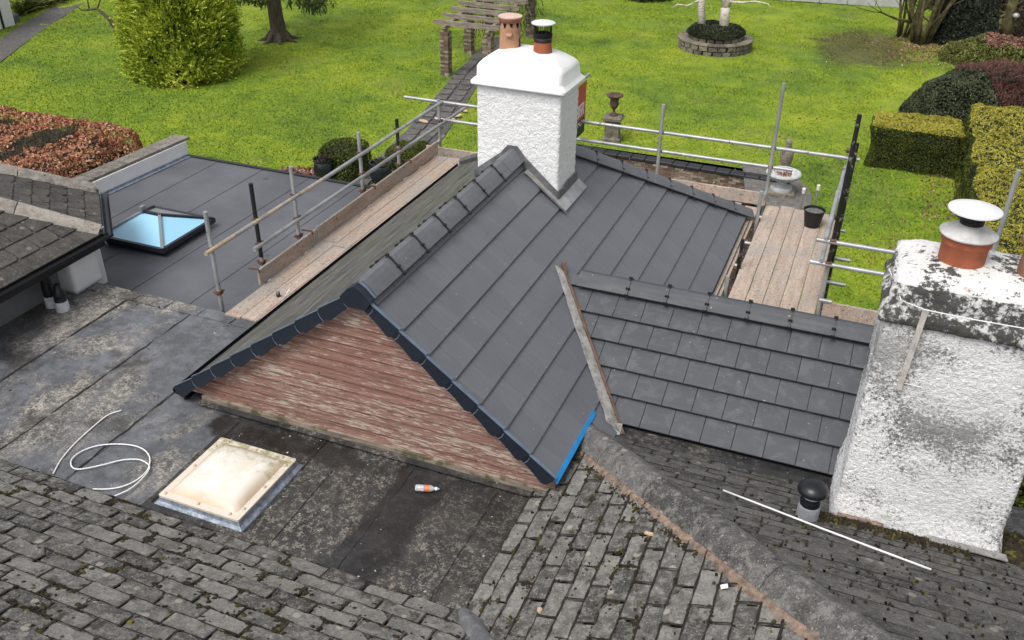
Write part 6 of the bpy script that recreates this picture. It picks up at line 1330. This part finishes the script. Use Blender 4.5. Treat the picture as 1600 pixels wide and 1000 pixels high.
for t in (0, .34, .68, 1, 1.34, 1.68, 2):
    k = min(int(t), 1); q = t-k; a = pil[2*k].lerp(pil[2*k+2], q)+zH+Vector((0,0,.162)); b = pil[2*k+1].lerp(pil[2*k+3], q)+zH+Vector((0,0,.162)); beam(a, b, .10, .17, .45, 'cross_beam')
Pv = np.array([list(pil[k].lerp(pil[k+2] if k+2 < 6 else pil[k], random.random())+Vector((random.gauss(0,.2), random.gauss(0,.2), random.uniform(.6,2.1)))) for k in (2,4,3,5) for _ in range(150)]); obj('climber', quads_mesh('climber', blades(Pv, np.tile([0,0,-1.], (len(Pv),1))+rng.normal(size=(len(Pv),3))*.4, .5, .012, 3), M['shrub_dark']), None, pg)
# rusty urn on its stone pedestal
uc = at(956,219,0); uc.z = 0; ur = thing('urn', 'rusty iron urn on a square stone pedestal in the lawn', 'urn', uc); ps = (at(970,224,0)-at(942,224,0)).length/2
def sq(rows, c, a): 
    g = G(); g.rings([[c+Vector((r*1.414*cos(a+pi/4+k*pi/2), r*1.414*sin(a+pi/4+k*pi/2), z)) for k in range(4)] for r, z in rows]); return g
obj('pedestal', sq([(ps,-.05), (ps,.10), (ps*.86,.13), (ps*.78,.18), (ps*.76,.60), (ps*.88,.66), (ps*1.02,.68), (ps*1.02,.76), (ps*.9,.79), (ps*.5,.80)], uc, .12), M['wallstone'], ur)
hs_ = 1.42-.80; obj('urn_bowl', G().lathe([(ps*.5,.80), (ps*.42,.84), (ps*.16,.90), (ps*.14,.98), (ps*.40,1.06), (ps*.52,1.16), (ps*.44,1.24), (ps*.5,1.33), (ps*.92,1.41), (ps*.94,1.44), (ps*.62,1.43), (ps*.45,1.36), (0,1.34)], uc, 22), M['rust_urn'], ur, smooth=True)
# coping wall of the sunken yard
cw = thing('coping_wall', 'low garden wall of mossy bricks with blue black coping at the lawn edge', 'wall', (-5, 26, -.45)); wa, wb = at(905,231,.06), at(1212,281,.06); d = wb-wa; d.z = 0; Lw = d.length; n_ = int(Lw/.42); fw_ = frame((wa.x, wa.y, 0), d, (0,0,1))
for k in range(n_+1): obj('coping_brick', slab([(-.2,-.17), (.2,-.17), (.2,.17), (-.2,.17)], .08, .015), M['dark_coping'], cw, fw_ @ Matrix.Translation((.21+.42*k, random.gauss(0,.008), .02)) @ Matrix.Rotation(random.gauss(0,.02), 4, 'Z'))
g = G()
for r in range(6):
    for k in range(int(Lw/.225)+1): e = random.uniform(-.008,.008); g.box(.225*k+(.11 if r % 2 else 0), .225*k+.215+(.11 if r % 2 else 0), -.13+e, .10, -.45+.075*r, -.45+.075*r+.066, fw_)
obj('brickwork', g, M['brick'], cw); obj('wall_fill', G().box(0, Lw+.2, -.12, .14, -.45, .0, fw_), M['soil'], cw)
# paved corner with the white urn and statue
tag(obj('terrace', G().prism([at(1160,262,-.02), at(1238,262,-.02), at(1236,274,-.02), at(1262,296,-.02), at(1268,312,-.02), at(1262,345,-.02), at(1225,345,-.02), at(1165,312,-.02)], (0,0,.06)), M['paving'], None), kind='structure')
wc = at(1219,303,0); wc.z = .04; wu = thing('urn', 'shallow white stone urn on a square plinth beside the ladder', 'urn', wc)
obj('plinth', sq([(.36,-.4), (.36,.10), (.33,.11)], wc, .1), M['wallstone'], wu)
obj('urn_bowl', G().lathe([(.29,.11), (.29,.17), (.14,.21), (.11,.27), (.20,.36), (.36,.44), (.44,.50), (.47,.56), (.45,.60), (.36,.60), (.32,.53), (0,.50)], wc, 28), M['white_urn'], wu, smooth=True, sharp=50)
P_ = np.column_stack([wc.x+rng.normal(size=160)*.11, wc.y+rng.normal(size=160)*.11, np.full(160, .56+.04)]); obj('dead_leaves', quads_mesh('dead_leaves', leaf_quads(P_, np.tile([0,0,1.], (160,1)), .03, .06, .9), M['litter']), None, wu)
st = at(1225,268,0); st.z = .03; sb_ = thing('statue', 'small weathered stone ornament standing behind the white urn and scaffold rail', 'statue', st)
obj('figure', G().lathe([(.15,0), (.15,.06), (.10,.09), (.16,.25), (.19,.42), (.18,.58), (.12,.70), (.08,.76), (.10,.83), (.09,.90), (.04,.95), (0,.96)], st, 14), M['wallstone'], sb_, smooth=True)
# glazed pots and the box bush by the path
for (x, y, lb) in ((509,281,'glossy dark pot with dead stems left of the box bush'), (596,287,'glossy dark pot with dead stems beside the garden path')):
    c = at(x, y, 0); c.z = 0; pt = thing('plant_pot', lb, 'plant pot', c, 'glazed pots by the path'); obj('pot', G().lathe([(.20,0), (.26,.10), (.31,.32), (.29,.48), (.26,.54), (.30,.58), (.31,.63), (.27,.63), (.25,.56), (0,.55)], c, 22), M['glazed'], pt, smooth=True, sharp=50)
    obj('rim', G().lathe([(.262,.538), (.265,.55), (.265,.56)], c, 22, False), M['pvc_grey'], pt); P_ = np.column_stack([c.x+rng.normal(size=90)*.08, c.y+rng.normal(size=90)*.08, np.full(90, .56)]); obj('stems', quads_mesh('stems', blades(P_, np.tile([0,0,1.], (90,1))+rng.normal(size=(90,3))*.35, .36, .016, 3), M['beech_dark']), None, pt)
def bush(x, y, r, h, lb, n=7000):
    c = at(x, y, 0); c.z = 0; b = thing('box_bush', lb, 'bush', c, 'box bushes by the path'); P, N = box_points(n, c.x-r, c.x+r, c.y-r, c.y+r, 0, h, r*.55, .10); obj('foliage', quads_mesh('foliage', leaf_quads(P, N, .03, .055, .75), M['box_leaf']), None, b); obj('inner_twigs', G().bbox(c.x-r+.15, c.x+r-.15, c.y-r+.15, c.y+r-.15, 0, h-.15, .1), M['conifer_core'], b)
rb = thing('bush', 'mossy dark green bush below the right side of the mouldy chimney', 'bush', (3.4, 10.2, 0)); P_, N_ = dome_points(16000, (3.6, 10.4, -.4), 1.55, 1.3, 3.3, .4, .2); obj('foliage', quads_mesh('foliage', leaf_quads(P_, N_, .035, .07, .8), M['box_leaf']), None, rb); core('inner_foliage', rb, P_[:2500], (3.6, 10.4, 1), .88, M['conifer_core'])
bush(541, 272, .62, .95, 'rounded clipped box bush between dark pot and path'); bush(640, 262, .55, .7, 'low box bush right of the path behind the toe board')
n = 1500; P_ = np.array([at(480+rng.random()*38-40*(rng.random() < .35), 262+rng.random()*14, .12*rng.random()) for _ in range(n)])
tag(obj('flower_bed', quads_mesh('flower_bed', leaf_quads(P_, np.tile([0,0,1.], (n,1)), .05, .12, .8), M['litter']), None), 'reddish dying plants in the bed beyond the flat roof', 'plants', kind='stuff')
